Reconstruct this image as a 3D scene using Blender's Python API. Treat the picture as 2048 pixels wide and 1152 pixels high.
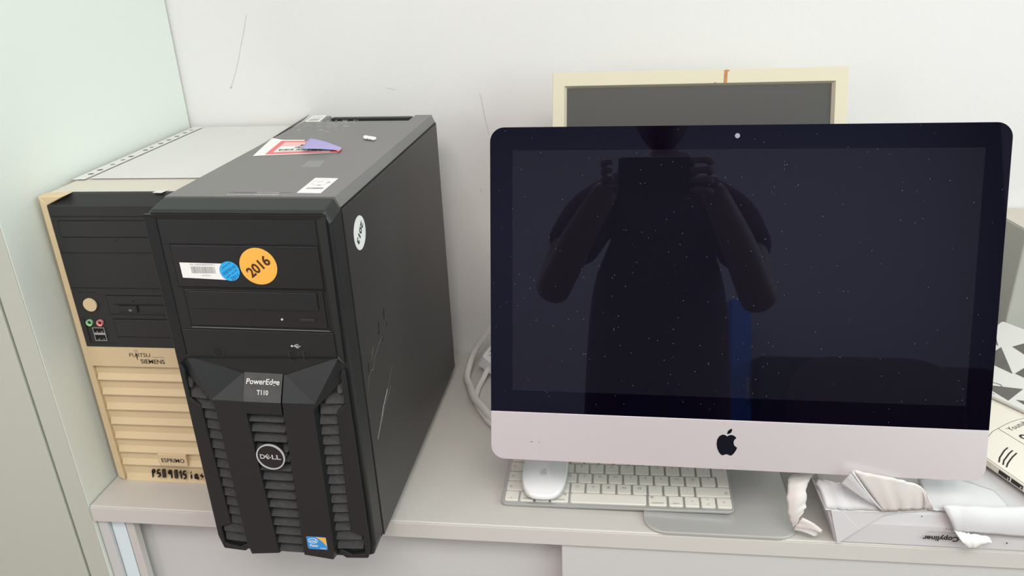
import bpy, bmesh, math, random
from mathutils import Vector, Matrix, Quaternion
random.seed(7)
D = bpy.data
SC = bpy.context.scene
COL = SC.collection
for o in list(D.objects): D.objects.remove(o, do_unlink=True)
T = 0.74            # height of the worktop above the floor
rad = math.radians
V = Vector

# ------------------------------------------------------------------ camera
cd = D.cameras.new('camera'); cam = D.objects.new('camera', cd); COL.objects.link(cam)
cam.location = (0.65537, -1.16364, T + 0.62885)
cd.sensor_width = 36.0; cd.lens = 36.0 * 1561.3 / 2048
cd.clip_start = 0.002
_B = Matrix(((1, 0, 0), (0, 0, -1), (0, 1, 0)))
_R = Matrix.Rotation(rad(7.6739), 3, 'Z') @ Matrix.Rotation(rad(-23.356), 3, 'X') @ _B @ Matrix.Rotation(rad(-2.4247), 3, 'Z')
cam.rotation_euler = _R.to_euler()
SC.camera = cam
# ------------------------------------------------------------------ world, window daylight, added fill lights, exposure
w = D.worlds.new('sky'); SC.world = w; w.use_nodes = True
w.node_tree.nodes['Background'].inputs['Color'].default_value = (0.75, 0.88, 1.0, 1)
w.node_tree.nodes['Background'].inputs['Strength'].default_value = 1.0
def area(name, loc, rot, sx, sy, power, color):
    l = D.lights.new(name, 'AREA'); l.shape = 'RECTANGLE'; l.size = sx; l.size_y = sy
    l.energy = power; l.color = color
    o = D.objects.new(name, l); COL.objects.link(o); o.location = loc; o.rotation_euler = rot
    return o
area('daylight_through_window', (2.36, -1.75, 1.80), (rad(90), 0, rad(90)), 1.9, 1.25, 24, (0.82, 1.0, 0.945))
area('warm_side_fill', (-0.96, -2.35, 1.75), (rad(90), 0, rad(-90)), 1.0, 1.0, 8, (1.0, 0.91, 0.90))  # added warm pink fill, not daylight from a known window
area('overhead_fill_light', (.75, -1.85, 2.54), (0, 0, 0), 1.5, .9, 31, (1.0, .905, .865))  # invented overhead light that lifts the shade on worktop and wall
SC.view_settings.view_transform = 'Standard'
SC.view_settings.look = 'None'
SC.view_settings.gamma = 1.0
SC.view_settings.use_curve_mapping = False
SC.view_settings.exposure = 0.42

# ------------------------------------------------------------------ materials
def mat(name, col, rough=0.5, metal=0.0, spec=0.5, noise=None, bump=None, coat=0, tint=None, trans=0, alpha=1, speck=None):
    m = D.materials.new(name); m.use_nodes = True
    nt = m.node_tree; b = nt.nodes['Principled BSDF']
    b.inputs['Base Color'].default_value = (*col, 1)
    b.inputs['Roughness'].default_value = rough
    b.inputs['Metallic'].default_value = metal
    b.inputs['Specular IOR Level'].default_value = spec
    if tint: b.inputs['Specular Tint'].default_value = (*tint, 1)
    if coat: b.inputs['Coat Weight'].default_value = coat
    if trans: b.inputs['Transmission Weight'].default_value = trans
    if alpha < 1: b.inputs['Alpha'].default_value = alpha
    tc = nt.nodes.new('ShaderNodeTexCoord')
    last = None
    if noise:   # (scale, amount, detail)
        n = nt.nodes.new('ShaderNodeTexNoise'); n.inputs['Scale'].default_value = noise[0]
        n.inputs['Detail'].default_value = noise[2] if len(noise) > 2 else 4
        nt.links.new(tc.outputs['Object'], n.inputs['Vector'])
        mx = nt.nodes.new('ShaderNodeMix'); mx.data_type = 'RGBA'
        a = noise[1]
        mx.inputs[6].default_value = (*[max(0, c * (1 - a)) for c in col], 1)
        mx.inputs[7].default_value = (*[min(1, c * (1 + a)) for c in col], 1)
        nt.links.new(n.outputs['Fac'], mx.inputs[0])
        nt.links.new(mx.outputs[2], b.inputs['Base Color']); last = mx.outputs[2]
    if bump:    # (scale, strength, distance)
        n = nt.nodes.new('ShaderNodeTexNoise'); n.inputs['Scale'].default_value = bump[0]; n.inputs['Detail'].default_value = 3
        nt.links.new(tc.outputs['Object'], n.inputs['Vector'])
        bp = nt.nodes.new('ShaderNodeBump'); bp.inputs['Strength'].default_value = bump[1]; bp.inputs['Distance'].default_value = bump[2]
        nt.links.new(n.outputs['Fac'], bp.inputs['Height']); nt.links.new(bp.outputs['Normal'], b.inputs['Normal'])
    if speck:   # (scale, dot radius in cell units, share of cells, colour)
        vo = nt.nodes.new('ShaderNodeTexVoronoi'); vo.inputs['Scale'].default_value = speck[0]
        nt.links.new(tc.outputs['Object'], vo.inputs['Vector'])
        lt = nt.nodes.new('ShaderNodeMath'); lt.operation = 'LESS_THAN'; lt.inputs[1].default_value = speck[1]
        nt.links.new(vo.outputs['Distance'], lt.inputs[0])
        sp = nt.nodes.new('ShaderNodeSeparateColor'); nt.links.new(vo.outputs['Color'], sp.inputs[0])
        l2 = nt.nodes.new('ShaderNodeMath'); l2.operation = 'LESS_THAN'; l2.inputs[1].default_value = speck[2]
        nt.links.new(sp.outputs[0], l2.inputs[0])
        mu = nt.nodes.new('ShaderNodeMath'); mu.operation = 'MULTIPLY'
        nt.links.new(lt.outputs[0], mu.inputs[0]); nt.links.new(l2.outputs[0], mu.inputs[1])
        mx = nt.nodes.new('ShaderNodeMix'); mx.data_type = 'RGBA'
        mx.inputs[6].default_value = (*col, 1); mx.inputs[7].default_value = (*speck[3], 1)
        if last: nt.links.new(last, mx.inputs[6])
        nt.links.new(mu.outputs[0], mx.inputs[0]); nt.links.new(mx.outputs[2], b.inputs['Base Color'])
    return m
M = {}
M['wall'] = mat('wall_paint', (.745, .735, .728), .9, noise=(3, .015), bump=(260, .25, .0006))
M['wall_rear'] = mat('rear_wall_paint', (.30, .305, .33), .9)
M['ceiling'] = mat('ceiling_paint', (.86, .85, .84), .9)
M['floor'] = mat('floor_carpet', (.42, .29, .27), .95, noise=(60, .2))
M['cab_front_shaded'] = mat('cabinet_lacquer_shaded', (.50, .525, .455), .55)  # cabinet lacquer darkened, shade of the front faces put into the colour
M['cabinet'] = mat('cabinet_lacquer', (.75, .79, .735), .55, noise=(2, .01))
M['worktop'] = mat('worktop_laminate', (.565, .545, .51), .42, noise=(420, .06, 2))
M['edge'] = mat('worktop_edge', (.59, .575, .545), .5)
M['door'] = mat('sliding_door_laminate', (.585, .59, .58), .5, noise=(6, .02))
M['profile'] = mat('pale_profile', (.72, .84, .88), .4)
M['gap'] = mat('dark_gap', (.03, .03, .03), .8)
M['beige'] = mat('aged_beige_plastic', (.69, .55, .335), .55, noise=(8, .05), bump=(900, .15, .0003))
M['beige_light'] = mat('pale_beige_metal', (.66, .62, .54), .45, noise=(6, .02))
M['black'] = mat('black_plastic', (.0095, .0118, .0122), .42, noise=(20, .12), bump=(1200, .12, .0002))
M['black_smooth'] = mat('black_smooth_plastic', (.012, .012, .013), .33)
M['charcoal'] = mat('charcoal_plastic', (.019, .0205, .0205), .45, noise=(16, .1))
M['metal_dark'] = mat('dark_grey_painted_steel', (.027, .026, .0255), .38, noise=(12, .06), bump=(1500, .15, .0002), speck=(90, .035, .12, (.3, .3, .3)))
M['metal_top_sheen'] = mat('grey_steel_top_sheen', (.155, .151, .148), .42, spec=.9, noise=(12, .06), bump=(1500, .15, .0002))  # tower steel lightened, grazing sheen of the lid put into the colour
M['dusty'] = mat('dusty_black_slats', (.034, .034, .034), .8, noise=(300, .55, 6))
M['dust'] = mat('grey_dust', (.17, .17, .17), .9, noise=(90, .4))
M['hole'] = mat('deep_black', (.004, .004, .004), .7)
M['steel'] = mat('bright_steel', (.60, .60, .58), .3, metal=.9)
M['chrome'] = mat('brushed_chrome', (.62, .64, .65), .35, metal=.4)
M['white'] = mat('white_paper_label', (.83, .83, .81), .6)
M['ink'] = mat('black_ink', (.02, .018, .018), .6)
M['marker'] = mat('black_marker', (.03, .02, .018), .5)
M['inkgrey'] = mat('grey_ink', (.30, .30, .30), .6)
M['faint'] = mat('faint_grey_ink', (.50, .50, .48), .6)
M['printwhite'] = mat('white_print', (.62, .62, .60), .5)
M['orange'] = mat('orange_label', (.86, .44, .07), .5)
M['brown'] = mat('dark_brown_ink', (.07, .02, .006), .5)
M['blue'] = mat('blue_label', (.02, .38, .78), .5)
M['navyink'] = mat('navy_ink', (.01, .07, .22), .5)
M['red'] = mat('red_print', (.80, .16, .16), .5)
M['pink'] = mat('pale_red_print', (.85, .52, .50), .5)
M['lilac'] = mat('lilac_label_back', (.40, .36, .66), .6)
M['greyfoil'] = mat('grey_residue', (.20, .20, .195), .7)
M['green'] = mat('green_jack', (.30, .62, .30), .4)
M['pinkjack'] = mat('pink_jack', (.80, .25, .25), .4)
M['alu'] = mat('silver_aluminium', (.69, .635, .645), .40, metal=.45, noise=(500, .02))
M['alu_foot'] = mat('silver_aluminium_foot', (.56, .56, .55), .4, metal=.45, noise=(500, .02))
M['alu_key'] = mat('keyboard_aluminium', (.50, .50, .49), .4, metal=.5)
M['glass'] = mat('black_glass_border', (.0012, .001, .004), .02, spec=.55, tint=(.62, .62, 1.0), speck=(420, .13, .025, (.25, .25, .3)))
M['lcd'] = mat('dark_lcd_area', (.006, .0058, .0105), .02, spec=.62, tint=(.68, .70, 1.0), speck=(420, .14, .035, (.28, .28, .30)))
M['lcd_matt'] = mat('matt_grey_lcd', (.040, .038, .036), .45, spec=.5)
M['logo_black'] = mat('logo_black', (.006, .006, .009), .15)
M['monitor_beige'] = mat('cream_monitor_plastic', (.60, .555, .42), .5, noise=(7, .03))
M['rust'] = mat('rusty_stain', (.45, .20, .07), .7, noise=(300, .5))
M['keycap'] = mat('white_keycap', (.74, .72, .65), .45)
M['keyink'] = mat('grey_key_legend', (.24, .235, .22), .6)
M['mouse'] = mat('white_glossy_plastic', (.80, .80, .81), .12, coat=.4)
M['logo_grey'] = mat('grey_logo_print', (.62, .63, .65), .4)
M['cable'] = mat('white_cable', (.74, .72, .70), .45)
M['film'] = mat('clear_film', (.9, .9, .88), .08, trans=.0, alpha=.14, spec=.7)
M['paper'] = mat('white_paper', (.72, .72, .70), .8, noise=(9, .015))
M['wrap'] = mat('ream_wrapper_white', (.63, .63, .64), .45, noise=(5, .02), bump=(14, .15, .003))
M['wrap_in'] = mat('ream_wrapper_inside', (.70, .67, .645), .75, bump=(35, .12, .002))
M['mauve'] = mat('mauve_print', (.42, .24, .27), .6)
M['cream'] = mat('cream_card', (.80, .755, .67), .55)
M['carton'] = mat('grey_carton', (.43, .43, .39), .8, noise=(5, .03))
M['carton_top'] = mat('pale_carton_top', (.60, .55, .49), .8)
M['packwhite'] = mat('white_pack_print', (.72, .73, .70), .3)
M['packgrey'] = mat('dark_grey_pack_print', (.13, .125, .115), .3, noise=(40, .2))
M['skin'] = mat('skin', (.22, .125, .09), .5)
M['hair'] = mat('dark_hair', (.03, .02, .015), .6)
M['shirt'] = mat('dark_maroon_cotton', (.045, .008, .014), .9)
M['jeans'] = mat('dark_blue_denim', (.02, .025, .045), .9)
M['phone'] = mat('black_phone', (.008, .008, .009), .25)
M['eye'] = mat('eye_white', (.8, .8, .8), .2)
M['chairfab'] = mat('brown_black_fabric', (.05, .030, .025), .9)
M['bluepaint'] = mat('blue_panel', (.03, .16, .5), .5)
M['hole_shade'] = mat('hole_shade_grey', (.10, .10, .09), .8)  # paints the shaded tower lid seen through the punched holes
M['marks'] = mat('light_grey_marks', (.40, .40, .39), .6)
M['residue'] = mat('pale_residue', (.26, .26, .255), .7)
M['scratch'] = mat('wall_scratch', (.50, .46, .42), .9)

# ------------------------------------------------------------------ mesh helpers
class G:
    """collects faces; build() links them as one mesh object"""
    def __init__(s): s.v = []; s.f = []; s.m = []; s.mats = []
    def mi(s, m):
        m = M[m] if isinstance(m, str) else m
        if m not in s.mats: s.mats.append(m)
        return s.mats.index(m)
    def add(s, vs, fs, m):
        b = len(s.v); s.v += [tuple(v) for v in vs]; k = s.mi(m)
        for f in fs: s.f.append([b + i for i in f]); s.m.append(k)
        return s
    def box(s, x0, x1, y0, y1, z0, z1, m):
        vs = [(x, y, z) for z in (z0, z1) for y in (y0, y1) for x in (x0, x1)]
        return s.add(vs, [(0, 2, 3, 1), (4, 5, 7, 6), (0, 1, 5, 4), (2, 6, 7, 3), (0, 4, 6, 2), (1, 3, 7, 5)], m)
    def prism(s, fr, pts, d0, d1, m):
        """pts in the plane of frame fr, from depth d0 to d1 along its normal"""
        n = len(pts)
        vs = [fr.at(a, b, d0) for a, b in pts] + [fr.at(a, b, d1) for a, b in pts]
        fs = [tuple(range(n))[::-1], tuple(range(n, 2 * n))] + [(i, (i + 1) % n, n + (i + 1) % n, n + i) for i in range(n)]
        return s.add(vs, fs, m)
    def ring(s, fr, outer, inner, d0, d1, m, d1i=None):
        n = len(outer); d1i = d1 if d1i is None else d1i
        vs = [fr.at(a, b, d0) for a, b in outer] + [fr.at(a, b, d1) for a, b in outer] + \
             [fr.at(a, b, d1i) for a, b in inner] + [fr.at(a, b, d0) for a, b in inner]
        fs = []
        for i in range(n):
            j = (i + 1) % n
            fs += [(i, j, n + j, n + i), (n + i, n + j, 2 * n + j, 2 * n + i), (2 * n + i, 2 * n + j, 3 * n + j, 3 * n + i), (3 * n + i, 3 * n + j, j, i)]
        return s.add(vs, fs, m)
    def stroke(s, fr, pts, wd, m, d=.00015, d0=None):
        """flat ribbon along a polyline lying on frame fr"""
        d0 = d - .0001 if d0 is None else d0
        for (a, b), (c, e) in zip(pts, pts[1:]):
            dx, dy = c - a, e - b; L = math.hypot(dx, dy) or 1e-9
            nx, ny = -dy / L * wd / 2, dx / L * wd / 2; ex, ey = dx / L * wd * .25, dy / L * wd * .25
            s.prism(fr, [(a - ex + nx, b - ey + ny), (a - ex - nx, b - ey - ny), (c + ex - nx, e + ey - ny), (c + ex + nx, e + ey + ny)], d0, d, m)
        return s
    def tube(s, pts, r, m, n=12, cap=True):
        pts = [V(p) for p in pts]; up = V((0, 0, 1)); rings = []
        for i, p in enumerate(pts):
            t = (pts[min(i + 1, len(pts) - 1)] - pts[max(i - 1, 0)]).normalized()
            a = t.cross(up); a = a.normalized() if a.length > 1e-4 else V((1, 0, 0)); b = a.cross(t)
            rr = r[i] if isinstance(r, (list, tuple)) else r
            rings.append([p + a * math.cos(q) * rr + b * math.sin(q) * rr for q in [2 * math.pi * k / n for k in range(n)]])
        vs = [v for g in rings for v in g]; fs = []
        for i in range(len(pts) - 1):
            for k in range(n):
                j = (k + 1) % n; fs.append((i * n + k, i * n + j, (i + 1) * n + j, (i + 1) * n + k))
        if cap: fs += [tuple(range(n))[::-1], tuple(range((len(pts) - 1) * n, len(pts) * n))]
        return s.add(vs, fs, m)
    def grid(s, fn, nu, nv, m):
        vs = [fn(i / nu, j / nv) for j in range(nv + 1) for i in range(nu + 1)]
        fs = [(j * (nu + 1) + i, j * (nu + 1) + i + 1, (j + 1) * (nu + 1) + i + 1, (j + 1) * (nu + 1) + i) for j in range(nv) for i in range(nu)]
        return s.add(vs, fs, m)
    def loft(s, rings, m, cap=True):
        n = len(rings[0]); vs = [v for g in rings for v in g]; fs = []
        for i in range(len(rings) - 1):
            for k in range(n):
                j = (k + 1) % n; fs.append((i * n + k, i * n + j, (i + 1) * n + j, (i + 1) * n + k))
        if cap: fs += [tuple(range(n))[::-1], tuple(range((len(rings) - 1) * n, len(rings) * n))]
        return s.add(vs, fs, m)
    def text(s, fr, txt, x, y, m, size=.01, width=None, height=None, rot=0, d=.0003, shear=0, bold=0, align='LEFT', th=.0001):
        c = D.curves.new('t', 'FONT'); c.body = txt; c.size = size; c.shear = shear; c.offset = bold; c.resolution_u = 3
        o = D.objects.new('t', c); COL.objects.link(o)
        bpy.context.view_layer.update()
        me = D.meshes.new_from_object(o.evaluated_get(bpy.context.evaluated_depsgraph_get()))
        D.objects.remove(o); D.curves.remove(c)
        if not me.vertices: return s
        xs = [v.co.x for v in me.vertices]; ys = [v.co.y for v in me.vertices]
        x0, x1, y0, y1 = min(xs), max(xs), min(ys), max(ys)
        kx = width / (x1 - x0) if width else 1; ky = height / (y1 - y0) if height else (kx if width else 1)
        W = (x1 - x0) * kx; H = (y1 - y0) * ky
        ox, oy = (0, 0) if align == 'LEFT' else (-W / 2, -H / 2)
        ca, sa = math.cos(rad(rot)), math.sin(rad(rot)); vs = []
        for v in me.vertices:
            a, b = (v.co.x - x0) * kx + ox, (v.co.y - y0) * ky + oy
            vs.append(fr.at(x + a * ca - b * sa, y + a * sa + b * ca, d))
        s.add(vs, [tuple(p.vertices) for p in me.polygons], m)
        D.meshes.remove(me)
        return s
    def build(s, name, parent=None, bevel=0, seg=2, smooth=False, solid=0, sub=0):
        me = D.meshes.new(name); me.from_pydata(s.v, [], s.f); me.update()
        for m in s.mats: me.materials.append(m)
        for p, k in zip(me.polygons, s.m): p.material_index = k; p.use_smooth = smooth
        if smooth is not True and bevel:
            for p in me.polygons: p.use_smooth = False
        bm = bmesh.new(); bm.from_mesh(me); bmesh.ops.recalc_face_normals(bm, faces=bm.faces)
        if smooth: bmesh.ops.remove_doubles(bm, verts=bm.verts, dist=1e-6)
        bm.to_mesh(me); bm.free()
        o = D.objects.new(name, me); COL.objects.link(o)
        if parent is not None: o.parent = parent
        if solid:
            md = o.modifiers.new('thickness', 'SOLIDIFY'); md.thickness = solid; md.offset = 0
        if bevel:
            md = o.modifiers.new('bevel', 'BEVEL'); md.width = bevel; md.segments = seg; md.limit_method = 'ANGLE'; md.angle_limit = rad(35)
        if sub:
            md = o.modifiers.new('subdivision', 'SUBSURF'); md.levels = sub; md.render_levels = sub
        return o
class Frame:
    def __init__(s, o, ex, ey): s.o = V(o); s.ex = V(ex).normalized(); s.ey = V(ey).normalized(); s.n = s.ex.cross(s.ey)
    def at(s, a, b, d=0): return s.o + s.ex * a + s.ey * b + s.n * d
    def sub(s, d): return Frame(s.o + s.n * d, s.ex, s.ey)
def rrect(x0, x1, y0, y1, r, n=6, corners=(1, 1, 1, 1)):
    """corners: bl, br, tr, tl"""
    out = []
    for (cx, cy, a0), c in zip([(x0 + r, y0 + r, 180), (x1 - r, y0 + r, 270), (x1 - r, y1 - r, 0), (x0 + r, y1 - r, 90)], corners):
        if c:
            out += [(cx + r * math.cos(rad(a0 + 90 * k / n)), cy + r * math.sin(rad(a0 + 90 * k / n))) for k in range(n + 1)]
        else:
            px = x0 if a0 in (180, 90) else x1; py = y0 if a0 in (180, 270) else y1
            out += [(px, py)] * (n + 1) if False else [(px, py)]
    return out
def circ(cx, cy, r, n=32, ry=None): return [(cx + r * math.cos(2 * math.pi * k / n), cy + (ry or r) * math.sin(2 * math.pi * k / n)) for k in range(n)]
def rect(x0, x1, y0, y1): return [(x0, y0), (x1, y0), (x1, y1), (x0, y1)]
def xf(pts, sx, sy, ox, oy, rot=0):
    c, s_ = math.cos(rad(rot)), math.sin(rad(rot))
    return [(ox + (x * sx) * c - (y * sy) * s_, oy + (x * sx) * s_ + (y * sy) * c) for x, y in pts]
def spline(pts, n=8):
    out = []; P = [V(p) for p in pts]; P = [P[0] * 2 - P[1]] + P + [P[-1] * 2 - P[-2]]
    for i in range(1, len(P) - 2):
        for k in range(n):
            t = k / n; a, b, c, d = P[i - 1], P[i], P[i + 1], P[i + 2]
            out.append(.5 * ((2 * b) + (c - a) * t + (2 * a - 5 * b + 4 * c - d) * t * t + (3 * b - a - 3 * c + d) * t ** 3))
    out.append(P[-2]); return out
def thing(name, label, cat, loc=(0, 0, 0), rz=0, group=None):
    o = D.objects.new(name, None); COL.objects.link(o); o.location = loc; o.rotation_euler = (0, 0, rz)
    o.empty_display_size = .02
    return tag(o, label, cat, group)
def tag(o, label, cat, group=None):
    o['label'] = label; o['category'] = cat
    if group: o['group'] = group
    return o
def struct(o): o['kind'] = 'structure'; return o
APPLE = [(0, .62), (.10, .70), (.26, .76), (.44, .74), (.60, .66), (.72, .52), (.60, .42), (.52, .27), (.51, .10), (.57, -.08), (.72, -.22), (.80, -.26),
         (.72, -.48), (.56, -.74), (.42, -.90), (.28, -.94), (.12, -.87), (0, -.84), (-.13, -.87), (-.27, -.94), (-.42, -.91), (-.60, -.70), (-.74, -.38),
         (-.80, 0), (-.76, .34), (-.62, .60), (-.42, .74), (-.24, .76), (-.10, .70)]
LEAF = [(-.02, .82), (.02, 1.02), (.16, 1.20), (.34, 1.28), (.36, 1.10), (.28, .94), (.12, .84)]

# ------------------------------------------------------------------ the room
X0, X1, Y0, ZC = -1.0, 2.4, -3.4, 2.6
fl = struct(G().box(X0 - .1, X1 + .1, Y0 - .1, .1, -.1, 0, 'floor').build('floor'))
ce = struct(G().box(X0 - .1, X1 + .1, Y0 - .1, .1, ZC, ZC + .1, 'ceiling').build('ceiling'))
wb = struct(G().box(X0 - .1, X1 + .1, 0, .1, 0, ZC, 'wall').build('wall_back'))
struct(G().box(X0 - .1, X1 + .1, Y0 - .1, Y0, 0, ZC, 'wall_rear').build('wall_front'))
def wall_with_window(x0, x1, wy0, wy1, wz0, wz1, name, wname):
    g = G()
    g.box(x0, x1, Y0, wy0, 0, ZC, 'wall').box(x0, x1, wy1, 0, 0, ZC, 'wall').box(x0, x1, wy0, wy1, 0, wz0, 'wall').box(x0, x1, wy0, wy1, wz1, ZC, 'wall')
    struct(g.build(name))
    fr = Frame(((x0 + x1) / 2, 0, 0), (0, 1, 0), (0, 0, 1))
    o = struct(G().ring(fr, rect(wy0, wy1, wz0, wz1), rect(wy0 + .06, wy1 - .06, wz0 + .06, wz1 - .06), -.03, .03, 'white').build(wname))
    g2 = G().box((x0 + x1) / 2 - .02, (x0 + x1) / 2 + .02, (wy0 + wy1) / 2 - .03, (wy0 + wy1) / 2 + .03, wz0 + .06, wz1 - .06, 'white'); g2.build('mullion', o)
    return o
wall_with_window(X1, X1 + .1, -2.75, -.75, 1.12, 2.45, 'wall_right', 'window_1')
wall_with_window(X0 - .1, X0, -2.9, -1.8, 1.2, 2.3, 'wall_left', 'fill_window')  # left opening is an invented window around the warm fill
frw = Frame((0, 0, T), (1, 0, 0), (0, 0, 1))      # on the back wall, normal towards the room
g = G()
g.stroke(frw, [(.1208, .5582), (.1128, .5359), (.1041, .5147), (.0961, .4931), (.0864, .4712), (.0777, .4549), (.0763, .4519)], .0007, 'scratch')
g.prism(frw, circ(.0765, .4525, .0016, 8), .0001, .0002, 'scratch')
g.build('scratch_mark', wb)
g = G(); g.stroke(frw, [(.4625, .437), (.4647, .4266), (.4686, .4006), (.4715, .385), (.4734, .3741)], .0007, 'scratch'); g.build('scratch_mark', wb)
g = G(); g.stroke(frw, [(.455, .29), (.458, .284)], .001, 'scratch'); g.stroke(frw, [(.322, .447), (.335, .444)], .0007, 'scratch'); g.build('scratch_mark', wb)

cl_ = thing('added_fill_lamp', 'added flat rectangular fill lamp on the ceiling, out of view', 'lamp', (.75, -1.85, ZC))  # unseen body of the added overhead fill
G().box(-.78, .78, -.48, .48, -.045, 0, 'white').build('fill_lamp_housing', cl_, bevel=.003)
G().box(-.75, .75, -.45, .45, -.049, -.0455, 'ceiling').build('diffuser', cl_)
# ------------------------------------------------------------------ tall cabinet on the left
cab = thing('tall_cabinet', 'tall pale grey-green cabinet at the far left beside the beige computer tower', 'cabinet', (-.4, -.2155, 0))
def L(g, dx, dy, dz):  # shift the collected vertices
    g.v = [(a + dx, b + dy, c + dz) for a, b, c in g.v]; return g
L(G().box(-.028, -.0005, -.4309, -.004, .05, 2.25, 'cabinet'), .4, .2155, 0).build('side_panel', cab, bevel=.0012)
L(G().box(-.0277, -.0010, -.4316, -.4308, .05, 2.25, 'cab_front_shaded'), .4, .2155, 0).build('edge_band', cab)  # front edge of the side panel, its shade painted as a darker strip
L(G().box(-.80, -.031, -.405, -.004, .05, 2.25, 'cabinet'), .4, .2155, 0).build('carcass', cab)
L(G().box(-.78, -.03, -.38, -.01, 0, .05, 'gap'), .4, .2155, 0).build('plinth', cab)
dr = L(G().box(-.415, -.0325, -.4315, -.4065, .06, 2.24, 'cab_front_shaded'), .4, .2155, 0).build('door', cab, bevel=.0012)
L(G().tube([(-.37, -.432, 1.0), (-.37, -.455, 1.0), (-.37, -.455, 1.13), (-.37, -.432, 1.13)], .005, 'chrome'), .4, .2155, 0).build('handle', dr)
dr = L(G().box(-.798, -.419, -.4315, -.4065, .06, 2.24, 'cab_front_shaded'), .4, .2155, 0).build('door', cab, bevel=.0012)

# ------------------------------------------------------------------ low sideboard
sb = thing('sideboard', 'long grey low sideboard with sliding doors carrying all the computers', 'sideboard', (.9, -.2155, 0))
def SB(g): return L(g, -.9, .2155, 0)
SB(G().box(.001, 1.9, -.4309, -.002, T - .0255, T, 'worktop')).build('worktop', sb, bevel=.0018, seg=3)
SB(G().box(.0015, 1.899, -.4322, -.4310, T - .0235, T - .002, 'edge')).build('edge_band', sb, bevel=.0005)
SB(G().box(.001, .0145, -.426, -.01, 0, T - .0256, 'door')).build('side_panel', sb, bevel=.0008)
SB(G().box(.0155, .0345, -.421, -.40, .06, T - .0258, 'profile')).build('edge_profile', sb, bevel=.0006)
SB(G().box(.0015, 1.89, -.012, -.004, 0, T - .0256, 'door')).build('back_panel', sb)
SB(G().box(.015, 1.89, -.40, -.012, 0, .06, 'door')).build('plinth', sb)
SB(G().box(.0375, .66, -.403, -.390, .062, T - .0262, 'door')).build('sliding_door', sb, bevel=.001)
SB(G().box(.0365, .0475, -.4225, -.4112, .062, T - .0262, 'edge')).build('edge_profile', sb, bevel=.001)
SB(G().box(.603, 1.25, -.428, -.413, .062, T - .0260, 'door')).build('sliding_door', sb, bevel=.001)
SB(G().box(1.251, 1.89, -.428, -.413, .062, T - .0260, 'door')).build('sliding_door', sb, bevel=.001)

# ------------------------------------------------------------------ old beige and black tower
FX, FY = .009, -.3775
fu = thing('computer_tower', 'old beige and black desktop tower with horizontal slats beside the tall cabinet', 'computer', (FX, FY, T), group=None)
FW, FH = .182, .393
ff = Frame((0, 0, 0), (1, 0, 0), (0, 0, 1))
g = G().box(.002, FW - .001, .018, .370, .006, FH, 'beige_light'); g.build('body', fu, bevel=.0015)
g = G()
# front frame: left edge strip, right strip
for x0, x1 in ((0, .0085), (FW - .0085, FW)):
    g.prism(ff, [(x0, .006), (x1, 0), (x1, .386), (x0 + (.001 if x0 == 0 else 0), FH)], -.020, 0, 'beige')
g.box(.0085, FW - .0085, .004, .020, 0, .2013, 'beige')
g.prism(ff, [(.0, FH), (.0087, .3822), (.034, FH + .0008)], -.018, -.0005, 'beige')
g.build('front_frame', fu, bevel=.0012)
# logo band and slats
g = G().box(.0085, FW - .0085, -.0002, .004, .1745, .2013, 'beige')
zt = [.1745, .154, .1325, .1105, .0885, .0665, .0455, .0255, .0]
for i in range(8):
    a, b = zt[i], zt[i + 1]
    x0, x1 = .0105 + (.001 if i else 0), FW - .011
    # every slat slopes out towards its lower lip
    vs = [(x0, .0105, a), (x1, .0105, a), (x1, .0002, b + .0012), (x0, .0002, b + .0012), (x1, .0002, b), (x0, .0002, b), (x0, .018, b), (x1, .018, b)]
    g.add(vs, [(0, 3, 2, 1), (3, 5, 4, 2), (5, 6, 7, 4), (0, 1, 7, 6), (0, 6, 5, 3), (1, 2, 4, 7)], 'beige')
g2 = g.build('slatted_grille', fu)
g = G().box(.0655, .105, -.0018, .008, .0275, .0455, 'beige'); np_ = g.build('name_plate', fu, bevel=.0005)
fp = Frame((0, -.0018, 0), (1, 0, 0), (0, 0, 1))
G().text(fp, 'ESPRIMO', .0700, .0335, 'ink', width=.0315, height=.0062, bold=.003, size=.3).build('lettering', np_)
fp = Frame((0, -.0002, 0), (1, 0, 0), (0, 0, 1))
g = G().text(fp, 'FUJITSU', .0625, .1870, 'ink', width=.0275, height=.0068, size=.3, shear=.1)
g.stroke(fp, [(.0712, .1935), (.0702, .1965), (.0720, .1985), (.0745, .1978), (.0738, .1945)], .0006, 'inkgrey')
g.stroke(fp, [(.0722, .1950), (.0722, .1965), (.0733, .1968)], .0005, 'inkgrey')
g.stroke(fp, [(.0718, .1925), (.0718, .1845)], .0009, 'ink')
g.text(fp, 'COMPUTERS', .0912, .1878, 'inkgrey', width=.0165, height=.0014, size=.3)
g.text(fp, 'SIEMENS', .0755, .1795, 'ink', width=.0315, height=.0058, size=.3, bold=.003)
g.build('logo_lettering', fu)
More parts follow.
